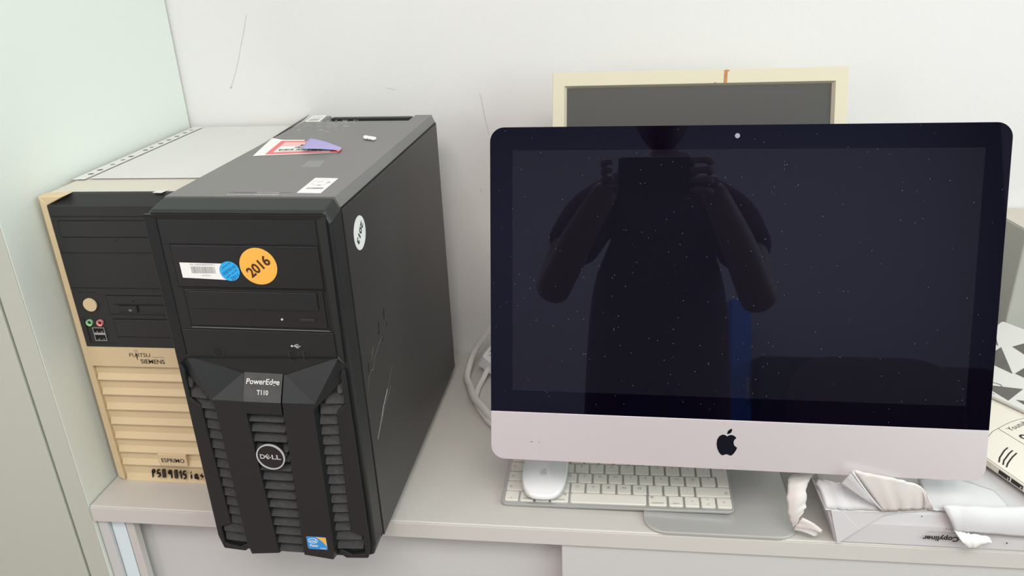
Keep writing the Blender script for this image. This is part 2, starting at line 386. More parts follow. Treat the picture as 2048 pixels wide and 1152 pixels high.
# handwriting on the lowest slat, marker strokes
fh = Frame((0, .0000, 0), (1, 0, 0), (0, 0, 1))
g = G()
def hw(pts, w_=.0009): g.stroke(fh, pts, w_, 'marker', d=.0035, d0=.0003)
hw([(.0520, .0095), (.0535, .0205)]); hw([(.0535, .0205), (.0560, .0205), (.0560, .0165), (.0530, .0155)])
hw([(.0635, .0205), (.0605, .0205), (.0598, .0155), (.0625, .0155), (.0625, .0110), (.0595, .0100)])
for k in range(4): hw([(.0668 + k * .0009, .0100), (.0680 + k * .0009, .0215)])
hw([(.0790, .0195), (.0765, .0205), (.0755, .0165), (.0785, .0155), (.0795, .0205), (.0785, .0090)])
for k in range(4): hw([(.0835 + k * .0009, .0095), (.0848 + k * .0009, .0210)])
hw([(.0905, .0180), (.0925, .0205), (.0920, .0090)])
hw([(.0995, .0200), (.0965, .0200), (.0958, .0155), (.0985, .0145), (.0982, .0095), (.0952, .0090)])
hw([(.1065, .0150), (.1060, .0095)]); hw([(.1070, .0185), (.1072, .0192)])
hw([(.1120, .0160), (.1150, .0150), (.1140, .0100), (.1112, .0105), (.1120, .0160), (.1155, .0090)])
hw([(.1215, .0165), (.1195, .0150), (.1225, .0125), (.1200, .0095)])
g.build('marker_writing', fu)
# black upper half
bp = G()
bp.prism(Frame((0, 0, 0), (0, -1, 0), (0, 0, 1)), [(-.018, .2015), (0, .2015), (0, .3690), (0, .3820), (-.0140, .3925), (-.018, .3938)], -.0088, -(FW - .0088), 'charcoal')
bp.v = [((x + (.018 if (z > .39 and x < .05) else 0)) if x < .05 else x, y, z) for x, y, z in bp.v]
bk = bp.build('drive_panel', fu, bevel=.0006)
fb = Frame((0, -.0001, 0), (1, 0, 0), (0, 0, 1))
def outline(g, x0, x1, z0, z1, wd, m='hole', fr=fb): g.stroke(fr, [(x0, z0), (x1, z0), (x1, z1), (x0, z1), (x0, z0)], wd, m)
g = G(); g.stroke(fb, [(.0100, .3694), (.1725, .3694)], .0011, 'hole'); g.stroke(fb, [(.0100, .3250), (.1725, .3250)], .0008, 'hole')
g.stroke(fb, [(.0100, .2803), (.1725, .2803)], .0009, 'hole'); g.build('panel_seams', fu)
def cover(x0, x1, z0, z1, name, y=-.0012, th=.0012):
    g = G(); outline(g, x0, x1, z0, z1, .0012); o = g.build('seam', None)
    c = G().box(x0 + .0006, x1 - .0006, y, y + th, z0 + .0006, z1 - .0006, 'charcoal').build(name, fu, bevel=.0004); o.parent = c
    return c
c = cover(.0175, .1645, .3445, .3645, 'drive_cover')
g = G().prism(fb.sub(.0012), circ(.083, .340, .0008, 8), 0, .0002, 'hole'); g.build('release_hole', c); G().stroke(fb, [(.124, .3315), (.131, .3312)], .0012, 'hole').build('eject_slot', fu)
c = cover(.0525, .150, .2465, .2710, 'floppy_drive')
g = G().box(.0655, .090, -.0035, -.0012, .2510, .2585, 'charcoal').box(.0915, .1395, -.0022, -.0012, .2505, .2585, 'charcoal')
g.box(.060, .143, -.0016, -.0011, .2592, .2606, 'hole'); g.box(.0855, .0875, -.0016, -.0011, .2635, .2650, 'hole')
g.box(.0902, .0915, -.0030, -.0011, .2505, .2592, 'hole')
g.build('disk_slot', c, bevel=.0003)
G().box(.0795, .0830, -.0038, -.0034, .2520, .2545, 'greyfoil').build('activity_light', c)
c = cover(.0540, .150, .2160, .2400, 'blank_cover')
g = G().prism(fb, circ(.0300, .2590, .0091, 32), 0, .0004, 'hole').prism(fb, circ(.0300, .2590, .0085, 32), .0003, .0028, 'beige'); g.build('power_button', fu, bevel=.0006)
g = G()
for k, dx in enumerate((0, .0045, .009, .013, .018)):
    g.stroke(fb, [(.019 + dx, .2745), (.0205 + dx, .2745)], .0015 if k in (0, 4) else .0009, 'hole')
g.build('indicator_lights', fu)
g = G().prism(fb, [(.0150, .2405), (.0172, .2365), (.0172, .2090), (.0150, .2070)], 0, .0003, 'hole'); g.prism(fb, rect(.015, .05, .2060, .2070), 0, .0004, 'charcoal'); g.build('port_recess', fu)
for x, m_ in ((.0225, 'green'), (.0362, 'pinkjack')):
    g = G().ring(fb, circ(x, .2350, .0041, 24), circ(x, .2350, .0022, 24), 0, .0030, m_, .0022); g.prism(fb, circ(x, .2350, .0023, 24), 0, .0008, 'hole')
    g.build('audio_jack', fu)
g = G().ring(fb, rect(.0240, .0395, .2105, .2285), rect(.0248, .0387, .2113, .2277), 0, .0016, 'steel'); g.box(.0248, .0387, -.0014, 0, .2185, .2215, 'steel')
g.prism(fb, rect(.0248, .0387, .2113, .2277), 0, .0004, 'hole')
for z in (.2138, .2238): g.box(.0262, .0375, -.0010, 0, z, z + .0018, 'hole')
for z in (.2119, .2222):
    for x in (.0285, .0348): g.box(x, x + .0012, -.0013, -.0002, z, z + .0014, 'steel')
g.build('usb_port', fu)
for x, y in ((.02, .04), (.162, .04), (.02, .33), (.162, .33)):
    G().tube([(x, y, 0), (x, y, .0062)], .009, 'hole', 16).build('foot', fu)

# punched A4 pocket with white sheet on the beige tower
pk = thing('punched_pocket', 'clear punched plastic pocket with white sheet lying on the old beige tower', 'folder', (.11, -.16, T + .3932))
def zcurl(x, y):   # the right side curls up along the neighbouring tower
    t = max(0, (x - .165) / .045); return .0010 + (.016 + .014 * max(0, (y + .31) / .31)) * t * t if x > .165 else .0010
def PP(x, y, dz=0): return (x - .11, y + .16, zcurl(x, y) + dz)
G().grid(lambda u, v: PP(.027 + .173 * u, -.306 + .298 * v), 24, 8, 'paper').build('white_sheet', pk, smooth=True)
G().grid(lambda u, v: PP(.022 + .182 * u, -.3105 + .306 * v, .0008), 24, 8, 'film').build('clear_sleeve', pk, smooth=True)
ys = [-.2995, -.2787, -.2580, -.2320, -.2110, -.1870, -.1600, -.1330, -.1110, -.0850, -.0620, -.0400, -.0210]
g = G(); hx = .0150
segs = [(-.3105 + .0, -.292)]; holes = [-.2852, -.266, -.2385, -.2151, -.1961, -.1604, -.1440, -.1198, -.0974, -.0743, -.0503, -.0300]
prev = -.3105
for h in holes:
    a, b = h - .0062, h + .0062
    if a > prev: g.add([PP(.0065, prev, .0003), PP(.0235, prev, .0003), PP(.0235, a, .0003), PP(.0065, a, .0003)], [(0, 1, 2, 3)], 'paper')
    r_ = .0038 if int(h * 1e4) % 3 else .0031
    sq = []
    for k in range(16):
        q = rad(45 + 22.5 * k); c_, s_ = math.cos(q), math.sin(q); m_ = max(abs(c_), abs(s_)); sq.append((hx + .0085 * c_ / m_, h + .0062 * s_ / m_))
    ci = [(hx + r_ * math.cos(rad(45 + 22.5 * k)), h + r_ * math.sin(rad(45 + 22.5 * k))) for k in range(16)]
    vs = [PP(x, y, .0003) for x, y in sq] + [PP(x, y, .0003) for x, y in ci]
    g.add(vs, [(k, (k + 1) % 16, 16 + (k + 1) % 16, 16 + k) for k in range(16)], 'paper')
    g.add([PP(x, y, -.0004) for x, y in ci], [tuple(range(16))], 'hole_shade'); prev = b
g.add([PP(.0065, prev, .0003), PP(.0235, prev, .0003), PP(.0235, -.006, .0003), PP(.0065, -.006, .0003)], [(0, 1, 2, 3)], 'paper')
g.build('hole_strip', pk)
sc_ = G().add([(0, 0, 0), (.012, -.002, .0002), (.014, .013, .0002), (.002, .004, .0005)], [(0, 1, 2, 3)], 'paper').build('paper_scrap', None, solid=.0003)
sc_.location = (.143, -.366, T + .3938); tag(sc_, 'tiny white paper scrap at the front edge of the beige tower lid', 'paper')

# ------------------------------------------------------------------ black server tower
DW, DH, DD = .1913, .4195, .431
de = thing('computer_tower', 'black server tower with round stickers standing at the front of the sideboard', 'computer', (.2088, -.4978, T), rad(-1.2477))
fd = Frame((0, 0, 0), (1, 0, 0), (0, 0, 1))
c_ = .0125
prof = [(.0015, .012), (DW - .0015, .012), (DW - .0015, DH - .011), (DW - .0062, DH), (.0100, DH), (.0015, DH - .011)]
g = G().prism(fd, prof, -.392, -.0325, 'metal_top_sheen')
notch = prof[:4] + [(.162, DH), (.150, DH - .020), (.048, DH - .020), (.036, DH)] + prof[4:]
g.prism(fd, notch, -.4310, -.392, 'metal_top_sheen')
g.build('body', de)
G().prism(fd, [(x * .985 + .0014, z * .994 - .0002) for x, z in prof], -.0330, -.0290, 'hole').box(DW - .0016, DW - .0008, .0315, .4305, DH - .0128, DH - .0104, 'hole').build('seam', de)
# rear lip of the handle recess, blackened to stand for the shade there
G().box(.040, .158, .4215, .4308, DH - .0195, DH - .0012, 'charcoal').build('handle_grip', de, bevel=.001)
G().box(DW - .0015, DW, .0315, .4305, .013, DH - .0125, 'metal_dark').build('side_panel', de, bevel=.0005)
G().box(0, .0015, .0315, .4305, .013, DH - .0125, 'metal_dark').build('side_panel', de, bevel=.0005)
# bezel: shell with chamfered rim
bo = [(.0045, .0085), (.020, .0035), (.172, .0035), (.1868, .0085), (.1905, .022), (.1905, DH - .0115), (.1850, DH - .0005), (.0105, DH - .0005), (.001, DH - .0115), (.001, .022)]
def ins(p, k): # move towards the centre
    return [((x - .0957) * k + .0957, (z - .212) * (1 - (1 - k) * .45) + .212) for x, z in p]
g = G(); A = [V((x, .0293, z)) for x, z in bo]; Bq = [V((x, .0050, z - (.0040 if z > .3 else 0))) for x, z in bo]; Cq = [V((x, .0020, z - (.0040 if z > .3 else 0))) for x, z in ins(bo, .985)]
g.loft([A, Bq, Cq], 'black')
sh = g.build('bezel', de, bevel=.0008)
# recess for bays: darker field plates sit proud/inset on bezel face y=.002
fz = Frame((0, .0020, 0), (1, 0, 0), (0, 0, 1))
g = G()
g.ring(fz, [(.0060, .2500), (.0155, .2570), (.0155, .2570), (.1790, .2620), (.1790, .2620), (.1855, .2560), (.1865, .4115), (.0050, .4115)], [(.0150, .2560), (.0158, .2570), (.0158, .2572), (.1786, .2620), (.1786, .2640), (.1790, .2640), (.1770, .4060), (.0150, .4060)], 0, .0030, 'black', .0008)
g.build('bay_frame', de, bevel=.0006)
G().prism(fz, rect(.0168, .1752, .3815, .4058), 0, .0008, 'black').build('blank_cover', de, bevel=.0004)
cv = G().prism(fz, rect(.0245, .1745, .3365, .3800), 0, .0014, 'black_smooth').build('drive_cover', de, bevel=.0005)
g = G().stroke(fz, [(.0235, .3810), (.1755, .3810), (.1755, .3355), (.0235, .3355), (.0235, .3810)], .0010, 'hole', d=.0003); g.build('seam', cv)
g = G().stroke(fz, [(.0275, .2925), (.1745, .2925), (.1745, .3345), (.0275, .3345), (.0275, .2925)], .0018, 'hole', d=.0003); sm = g.build('seam', None)
od = G().prism(fz, rect(.0290, .1725, .2940, .3335), 0, .0012, 'black_smooth').build('optical_drive', de, bevel=.0004); sm.parent = od
G().prism(fz, rect(.0340, .1665, .3135, .3325), .0010, .0028, 'black').build('tray_door', od, bevel=.0006)
G().prism(fz, rect(.1455, .1610, .3015, .3050), .0010, .0026, 'charcoal').build('eject_button', od, bevel=.0004)
G().prism(fz, circ(.1265, .3030, .0011, 12), .0010, .0018, 'printwhite').build('drive_light', od)
g = G().stroke(fz, [(.0290, .2920), (.1745, .2915)], .0008, 'dust', d=.0016); g.build('dusty_ledge', de)
# port panel with V shaped lower edge
G().prism(fz, [(.0160, .2570), (.0745, .2415), (.1225, .2405), (.1780, .2620), (.1775, .2890), (.0160, .2890)], 0, .0010, 'black').build('port_panel', de, bevel=.0005)
g = G().ring(fz, circ(.0515, .2640, .0066), circ(.0515, .2640, .0055), .0008, .0016, 'charcoal'); g.prism(fz, circ(.0515, .2640, .0056), .0008, .0011, 'hole'); g.build('power_button', de)
for x in (.1265, .1415):
    g = G().ring(fz, rect(x, x + .0062, .2560, .2690), rect(x + .0022, x + .0055, .2575, .2680), .0006, .0016, 'charcoal'); g.prism(fz, rect(x + .002, x + .0057, .2572, .2683), .0006, .0012, 'hole'); g.build('usb_port', de)
f1 = fz.sub(.0012); g = G(); g.prism(f1, circ(.1320, .2735, .0011, 10), 0, .0002, 'printwhite'); g.stroke(f1, [(.1320, .2735), (.1410, .2735)], .0006, 'printwhite')
g.stroke(f1, [(.1345, .2735), (.1362, .2752), (.1390, .2752)], .0006, 'printwhite'); g.stroke(f1, [(.1352, .2735), (.1370, .2718), (.1388, .2718)], .0008, 'printwhite'); g.build('usb_symbol', de)
# lower fascia: two wings and a centre strip, raised 12 mm, with channels of slats between
yb, yf = .002, -.0105
def wing(mirror):
    mx = (lambda x: .191 - x) if mirror else (lambda x: x)
    # right wing: inner panel between centre slats and right slats
    inner = [(.1160, .2130), (.1100, .0120), (.1440, .0085), (.1465, .0280), (.1495, .2080), (.1540, .2150), (.1790, .2390), (.1600, .2420), (.1230, .2340)]
    g = G(); top = [(.1170, .2395), (.1230, .2405), (.1800, .2640), (.1815, .2400)]
    # flat raised face
    pts = [(.1165, .2130), (.1105, .0140), (.1440, .0100), (.1470, .0280), (.1495, .2060), (.1515, .2125), (.1518, .2135)]
    F = [(mx(x), z) for x, z in pts]
    B_ = [(mx(x), z) for x, z in [(.1175, .2400), (.1105, .0085), (.1450, .0075), (.1490, .0280), (.1515, .2080), (.1825, .2385), (.1800, .2635)]]
    vs = [V((x, yf, z)) for x, z in F] + [V((x, yb + .0005, z)) for x, z in B_]
    n = 7; g.add(vs, [tuple(range(n))] + [(i, (i + 1) % n, n + (i + 1) % n, n + i) for i in range(n)], 'black')
    g.build('raised_panel', de, bevel=.0016, seg=3)
    # outer rib, right of the slats
    pts = [(.1700, .2000), (.1800, .2090), (.1800, .2420), (.1830, .2500), (.1855, .2480), (.1860, .0260), (.1820, .0080), (.1560, .0060), (.1480, .0130), (.1500, .0190),
           (.1620, .0110), (.1790, .0150), (.1795, .0390), (.1660, .0450)]
    G().prism(fz, [(mx(x), z) for x, z in pts], 0, .0050, 'black').build('outer_rib', de, bevel=.0012)
    # slats
    g = G(); z = .2330; i = 0
    while z > .022:
        x0 = .1500 - .0035 * (1 - z / .21); x1 = .1705 - .0030 * (1 - z / .21)
        if z > .204: x1 = .1805; x0 = .1520 + max(0, (z - .214)) * 1.15
        if z < .049: x1 = .1785
        a, b = z, z - .0112
        vs = [(mx(x0), .0022, a), (mx(x1), .0022, a), (mx(x1 - .0012), -.0018, b + .0012), (mx(x0 + .0012), -.0042, b + .0012), (mx(x1 - .0012), .0022, b + .0002), (mx(x0 + .0012), .0022, b + .0002)]
        g.add(vs, [(0, 3, 2, 1), (3, 5, 4, 2), (0, 5, 3), (1, 2, 4)], 'dusty')
        z -= .01265; i += 1
    g.build('side_grille', de)
wing(False); wing(True)
# centre strip
g = G(); vs = [(.0745, .0022, .2410), (.1165, .0022, .2405), (.1150, yf, .2130), (.0745, yf, .2130), (.1142, yf, .1985), (.0742, yf, .1985), (.1142, .002, .1985), (.0742, .002, .1985)]
g.add(vs, [(0, 3, 2, 1), (3, 5, 4, 2), (5, 7, 6, 4), (0, 7, 5, 3), (1, 2, 4, 6)], 'black')
g.add([(x, y - .0003, z) for x, y, z in vs[:4]], [(0, 3, 2, 1)], mat('dusty_black', (.055, .055, .055), .7, noise=(60, .5)))
cs = g.build('name_plate', de)
ey = V((0, .0127, .0280)).normalized(); fn = Frame((.0745, yf - .0003, .2130), (1, 0, 0), ey)
g = G().text(fn, 'PowerEdge', .0025, .0165, 'printwhite', width=.0365, height=.0078, size=.3, shear=.15, bold=.006, d=.0005)
g.text(fn, 'T110', .0145, .0075, 'printwhite', width=.0125, height=.0052, size=.3, bold=.008, d=.0005); g.build('lettering', cs)
g = G(); z = .1975; i = 0
while z > .018:
    k = 1 - z / .1985; x0 = .0745 - .004 * k; x1 = .1140 - .0045 * k
    a, b = z, z - .0112
    vs = [(x0, .0022, a), (x1, .0022, a), (x1 - .0008, yf + .0020, b + .0016), (x0 + .0008, yf + .0020, b + .0016), (x1 - .0008, .0022, b + .0004), (x0 + .0008, .0022, b + .0004)]
    g.add(vs, [(0, 3, 2, 1), (3, 5, 4, 2), (0, 5, 3), (1, 2, 4)], 'dusty'); z -= .01235
g.build('centre_grille', de)
# round badge
fbg = Frame((0, yf - .0005, 0), (1, 0, 0), (0, 0, 1)); bx_, bz_ = .0935, .1465
g = G().prism(fbg, circ(bx_, bz_, .0150, 40), -.009, .0010, 'black_smooth'); bd = g.build('badge', de)
g = G().ring(fbg, circ(bx_, bz_, .0158, 48), circ(bx_, bz_, .0144, 48), 0, .0018, 'chrome'); g.build('badge_ring', bd)
g = G().text(fbg, 'D', bx_ - .0115, bz_ - .0028, 'chrome', width=.0052, height=.0058, size=.3, bold=.008, d=.0014)
g.text(fbg, 'E', bx_ - .0062, bz_ - .0018, 'chrome', width=.0058, height=.0058, size=.3, bold=.008, d=.0014, rot=-0)
E1 = len(g.v)
g.text(fbg, 'LL', bx_ + .0012, bz_ - .0028, 'chrome', width=.0102, height=.0058, size=.3, bold=.008, d=.0014)
# tilt the E
nb = G(); nb.text(fbg, 'D', bx_ - .0118, bz_ - .0028, 'chrome', width=.0056, height=.0058, size=.3, bold=.008, d=.0014)
nb.text(fbg, 'E', bx_ - .0030, bz_ + .0003, 'chrome', width=.0050, height=.0052, size=.3, bold=.008, d=.0014, rot=38, align='CENTER')
nb.text(fbg, 'LL', bx_ + .0012, bz_ - .0028, 'chrome', width=.0102, height=.0058, size=.3, bold=.008, d=.0014)
nb.build('lettering', bd)
G().prism(fz, rrect(.1045, .1085, .1440, .1490, .001, 3), .002, .0095, 'dust').build('badge_latch', de)
# feet
for x, y in ((.02, .09), (.17, .09), (.02, .39), (.17, .39)):
    G().box(x - .012, x + .012, y - .012, y + .012, 0, .0122, 'hole').build('foot', de, bevel=.001)
# ---- stickers on the front (each lies on the drive cover)
fst = fz.sub(.0016)
def on_dell(o, label, cat, group=None):
    """stickers are stuck on: parts of the tower"""
    o.parent = de; o['label'] = label; return o
g = G().prism(fst, [(.0305, .3622), (.0790, .3616), (.0795, .3445), (.0308, .3462)], 0, .0002, 'white')
fs2 = fst.sub(.0002); random.seed(3); x = .0415
while x < .0665:
    b_ = random.choice((.0004, .0006, .0010)); g.prism(fs2, rect(x, x + b_, .3512, .3582), 0, .0001, 'inkgrey'); x += b_ + random.choice((.0004, .0006))
g.text(fs2, 'PN: K0850R80KR59011', .0415, .3594, 'inkgrey', width=.0255, height=.0018, size=.3, d=.0001)
g.text(fs2, '*K0850R80*', .0505, .3480, 'faint', width=.0105, height=.0018, size=.3, d=.0001)
on_dell(g.build('barcode_sticker'), 'white barcode sticker on the upper drive cover', 'sticker')
g = G().prism(fst, circ(.0815, .3540, .0103, 40), .0003, .0005, 'blue'); fs3 = fst.sub(.0006)
g.text(fs3, 'VDE/VGV A3', .0812, .3552, 'navyink', width=.0165, height=.0032, size=.3, rot=33, d=.0001, align='CENTER')
g.text(fs3, 'geprüft nach', .0790, .3600, 'navyink', width=.0110, height=.0018, size=.3, rot=33, d=.0001, align='CENTER')
g.text(fs3, 'gepr. am 03', .0835, .3515, 'navyink', width=.0140, height=.0020, size=.3, rot=33, d=.0001, align='CENTER')
g.text(fs3, '2011', .0858, .3480, 'navyink', width=.0095, height=.0036, size=.3, rot=33, d=.0001, align='CENTER')
on_dell(g.build('round_sticker'), 'small round blue sticker reading 2011', 'sticker')
g = G().prism(fst, circ(.1118, .3595, .0190, 48), 0, .0003, 'orange'); g.text(fst.sub(.0003), '2016', .1118, .3595, 'brown', width=.0275, height=.0110, size=.3, rot=36, bold=.008, d=.0002, align='CENTER')
on_dell(g.build('round_sticker'), 'round orange sticker reading 2016', 'sticker')
# processor badge sticker
fin = Frame((0, yf - .0001, 0), (1, 0, 0), (0, 0, 1)); ox, oz = .1165, .0235
g = G().prism(fin, rrect(ox, ox + .0230, oz, oz + .0175, .0014), 0, .0003, mat('badge_blue', (.03, .28, .68), .3)); fi2 = fin.sub(.0003)
g.prism(fi2, [(ox + .0105, oz + .0172), (ox + .0150, oz + .0145), (ox + .0190, oz + .0105), (ox + .0226, oz + .0045), (ox + .0227, oz + .0172)], 0, .0001, 'orange')
g.ring(fi2, circ(ox + .0072, oz + .0118, .0056, 32, .0036), circ(ox + .0072, oz + .0118, .0050, 32, .0030), 0, .0002, 'white')
g.text(fi2, 'intel', ox + .0072, oz + .0119, 'white', width=.0072, height=.0036, size=.3, bold=.004, d=.0002, align='CENTER')
g.text(fi2, 'Xeon', ox + .0072, oz + .0054, 'white', width=.0098, height=.0038, size=.3, bold=.006, d=.0002, align='CENTER')
g.text(fi2, 'inside', ox + .0145, oz + .0012, 'white', width=.0068, height=.0018, size=.3, bold=.006, d=.0002)
on_dell(g.build('processor_sticker'), 'small blue and orange processor sticker at the bottom', 'sticker')
# ---- side panel marks
fsd = Frame((DW, 0, 0), (0, 1, 0), (0, 0, 1))
g = G().prism(fsd, circ(.0710, .3695, .0178, 48), 0, .0003, 'white'); g.text(fsd.sub(.0003), '2013', .0710, .3695, 'ink', width=.0255, height=.0080, size=.3, rot=219, d=.0002, align='CENTER', bold=.01)
on_dell(g.build('round_sticker'), 'round white sticker reading 2013 upside down on the side panel', 'sticker')
for pts, w_, m_ in [([(.0640, .1420), (.0850, .1560), (.1122, .1650)], .0008, 'dust'), ([(.0480, .1330), (.0700, .1500)], .0006, 'printwhite'), ([(.0700, .1500), (.0800, .1580), (.0980, .1680)], .0012, 'printwhite'),
                    ([(.0980, .1680), (.1250, .1850)], .0005, 'dust'), ([(.0370, .2020), (.0450, .2150), (.0550, .2180), (.0600, .2150), (.0690, .2250), (.0900, .2330), (.1000, .2350)], .0006, 'dust'),
                    ([(.0600, .2270), (.0640, .2380)], .0006, 'dust'), ([(.0650, .2280), (.0690, .2400)], .0006, 'dust'),
                    ([(.0470, .2190), (.0490, .2290)], .0016, 'hole'), ([(.0930, .2430), (.0950, .2560)], .0014, 'hole'), ([(.1000, .2300), (.1030, .2330)], .0014, 'hole'),
                    ([(.1150, .2500), (.1170, .2620)], .0014, 'hole'), ([(.1200, .2380), (.1220, .2440)], .0014, 'hole'), ([(.0930, .2440), (.0900, .2440)], .0010, 'hole')]:
    G().stroke(fsd, pts, w_, m_, d=.0003).build('scratch_mark', de)
# ---- labels on the lid
ft = Frame((-.0062, .0125, DH), (1, 0, 0), (0, 1, 0))
g = G()
NX, NY = 24, 10
def lab(u, v):   # red and white label, its far right corner folded over
    x = .033 + (.131 - .033) * u + (-.010 - .0) * v + .003 * u * v; y = .1810 + .0150 * u + (.079 - .062 * u * .0) * v - .004 * u * v
    zz = .0003 + .0035 * max(0, 1 - u * 7) * v + .0006 * math.sin(u * 9) * v
    return x, y, zz
def cutv(u): return 1.0 if u < .52 else max(.16, 1 - (u - .52) / .46 * .84)
g.grid(lambda u, v: (lambda p: ft.at(p[0], p[1], p[2]))(lab(u, v * cutv(u))), NX, NY, 'white')
def lp(u, v, d): p = lab(u, v * cutv(u)); return ft.at(p[0], p[1], p[2] + d)
def patch(u0, u1, v0, v1, m_, d): g.grid(lambda a, b: lp(u0 + (u1 - u0) * a, v0 + (v1 - v0) * b, d), 12, 3, m_)
patch(.13, .985, .06, .92, 'red', .00012); patch(.20, .90, .17, .82, 'white', .00024); patch(.20, .62, .55, .82, 'pink', .0003)
for row, u0, u1, v in (('Marke', .44, .58, .60), ('Eigentum', .40, .66, .46), ('Nummer: 1313, 2 von 80', .24, .80, .31)):
    u_ = u0; random.seed(len(row))
    for ch in row:
        du = (u1 - u0) / len(row)
        if ch != ' ': g.grid(lambda a, b: lp(u_ + du * .8 * a, v - .045 + .09 * b, .0004), 1, 1, 'inkgrey' if random.random() < .6 else 'ink')
        u_ += du
patch(.26, .55, .205, .215, 'inkgrey', .0004)
lb = on_dell(g.build('lid_label', smooth=False), 'large white label with red border peeling on the lid', 'sticker')
g = G()   # folded over corner, lilac back showing
P0, P1, P2 = (.0760, .2480), (.1330, .1985), (.0915, .1930); 
def tri(u, v):
    a = V((.0745, .2560, .0045)); b = V((.1330, .2080, .0030)); c = V((.1330, .1990, .0022)); d = V((.0870, .1960, .0050))
    p = (a * (1 - u) + b * u) * (1 - v) + (d * (1 - u) + c * u) * v; p.z += .0015 * math.sin(math.pi * min(1, u)) * (1 - v * .4)
    return ft.at(p.x, p.y, p.z)
g.grid(tri, 12, 8, 'lilac'); g.build('folded_corner', lb, smooth=True, solid=.0002)
G().grid(lambda u, v: ft.at(.1300 + .0030 * math.sin(math.pi * v), .1950 + .0130 * u, .0014 - .0012 * math.cos(math.pi * v)), 4, 8, 'red').build('curled_edge', lb, smooth=True, solid=.0002)
g = G().prism(ft, [(.1115, .1305), (.1340, .1300), (.1305, .1590), (.1105, .1590)], 0, .0001, 'residue'); g.build('glue_residue', de)
g = G().prism(ft, [(.1480, .0325), (.1728, .0315), (.1718, .0848), (.1462, .0866)], 0, .0002, 'white'); f4 = ft.sub(.0003)
g.ring(f4, circ(.1590, .0690, .0090, 28, .0105), circ(.1590, .0690, .0086, 28, .0100), 0, .0001, 'faint'); g.stroke(f4, [(.1545, .0705), (.1605, .0715)], .0014, 'faint'); g.stroke(f4, [(.1595, .0585), (.1625, .0585)], .0020, 'inkgrey'); g.stroke(f4, [(.1665, .0680), (.1685, .0690)], .0024, 'inkgrey')
x = .1520
while x < .1690: g.prism(f4, rect(x, x + .0006, .0455, .0500), 0, .0001, 'inkgrey'); x += .0012 if x < .158 else .0009
on_dell(g.build('inventory_sticker'), 'white upright inventory sticker near the front right of the lid', 'sticker')
g = G().prism(ft, [(.0185, .3790), (.0400, .3790), (.0345, .4235), (.0140, .4235)], 0, .0002, 'white')
for k in range(5): g.prism(f4, rect(.0205, .0345, .384 + k * .0035, .3855 + k * .0035), -.0001, .0001, 'inkgrey')
g.prism(f4, rect(.0180, .0330, .4080, .4130), -.0001, .0001, 'faint')
on_dell(g.build('barcode_sticker'), 'white barcode sticker at the rear left of the lid', 'sticker')
g = G(); random.seed(11)
for yy, h_ in ((.385, .004), (.375, .006), (.366, .004), (.356, .003), (.345, .005), (.335, .004), (.322, .004), (.313, .003)):
    x = .030 - (yy - .31) * .05
    while x < (.095 if yy > .34 else .085):
        l_ = random.uniform(.002, .008); gap = random.uniform(.001, .009) if yy not in (.356, .366) else .001
        g.prism(ft, rect(x, x + l_, yy, yy + h_ * random.uniform(.4, 1)), 0, .0001, 'marks' if random.random() < .6 else 'residue'); x += l_ + gap
g.build('printed_regulatory_marks', de)
g = G().text(ft, 'SERVICE TAG', .0840, .0305, 'greyfoil', width=.0210, height=.0020, size=.3, d=.0002); g.text(ft, '84CFVF45J', .1070, .0300, 'printwhite', width=.0230, height=.0035, size=.3, d=.0002, bold=.006)
g.text(ft, 'EXPRESS', .0790, .0245, 'printwhite', width=.0240, height=.0025, size=.3, d=.0002, bold=.006); g.text(ft, '175362943801', .1040, .0240, 'printwhite', width=.0280, height=.0035, size=.3, d=.0002, bold=.008)
g.stroke(ft, [(.0760, .0345), (.1420, .0335)], .0004, 'metal_dark'); g.build('service_tag', de)
g = G()
for cx_, cy_, r_ in ((0, 0, .0042), (.0055, -.0030, .0040), (.0100, -.0060, .0042), (-.0025, .0025, .0030)):
    N = 10
    rings = [[V((cx_ + r_ * math.sin(a) * math.cos(b), cy_ + r_ * math.sin(a) * math.sin(b), .0024 + .0024 * math.cos(a))) for b in [2 * math.pi * k / 12 for k in range(12)]] for a in [math.pi * (j + .01) / 6.02 for j in range(7)]]
    g.loft(rings, 'white')
ch = g.build('plaster_crumb', smooth=True); tag(ch, 'small white crumb lying on the black tower lid', 'crumb'); ch.location = (.3540, -.224, T + DH)

# ------------------------------------------------------------------ all-in-one computer
IW, IH, IG = .528, .3728, .0561
im = thing('all_in_one_computer', 'silver all-in-one computer with black glass screen and fruit logo', 'computer', (.788, -.345, T))
_Ri = Matrix.Rotation(rad(-.965), 3, 'Z') @ Matrix.Rotation(rad(-16.058), 3, 'X')
io = V((.52395, -.42845, .09521)) - V((.788, -.345, 0))
fi = Frame(io, _Ri @ V((1, 0, 0)), _Ri @ V((0, 0, 1)))     # normal = towards the viewer
outl = rrect(0, IW, 0, IH, .0155, 8)
g = G()
full = [(x, z) for x, z in outl]
rings = [[fi.at(x, z, -.0008) for x, z in full], [fi.at(x, z, -.005) for x, z in full]]
for s_, d_ in ((.97, .0085), (.9, .014), (.75, .024), (.55, .034), (.35, .040), (.15, .042)):
    rings.append([fi.at(IW / 2 + (x - IW / 2) * s_, IH / 2 + (z - IH / 2) * s_, -d_) for x, z in full])
g.loft(rings, 'alu'); g.build('rear_casing', im)
g = G().prism(fi, rrect(0, IW, 0, IG - .0002, .0155, 8, (1, 1, 0, 0)), -.0012, 0, 'alu'); g.build('chin_panel', im, bevel=.0003)
g = G().prism(fi, rrect(0, IW, IG, IH, .0155, 8, (0, 0, 1, 1)), -.0012, -.0002, 'glass'); gl = g.build('screen_glass', im)
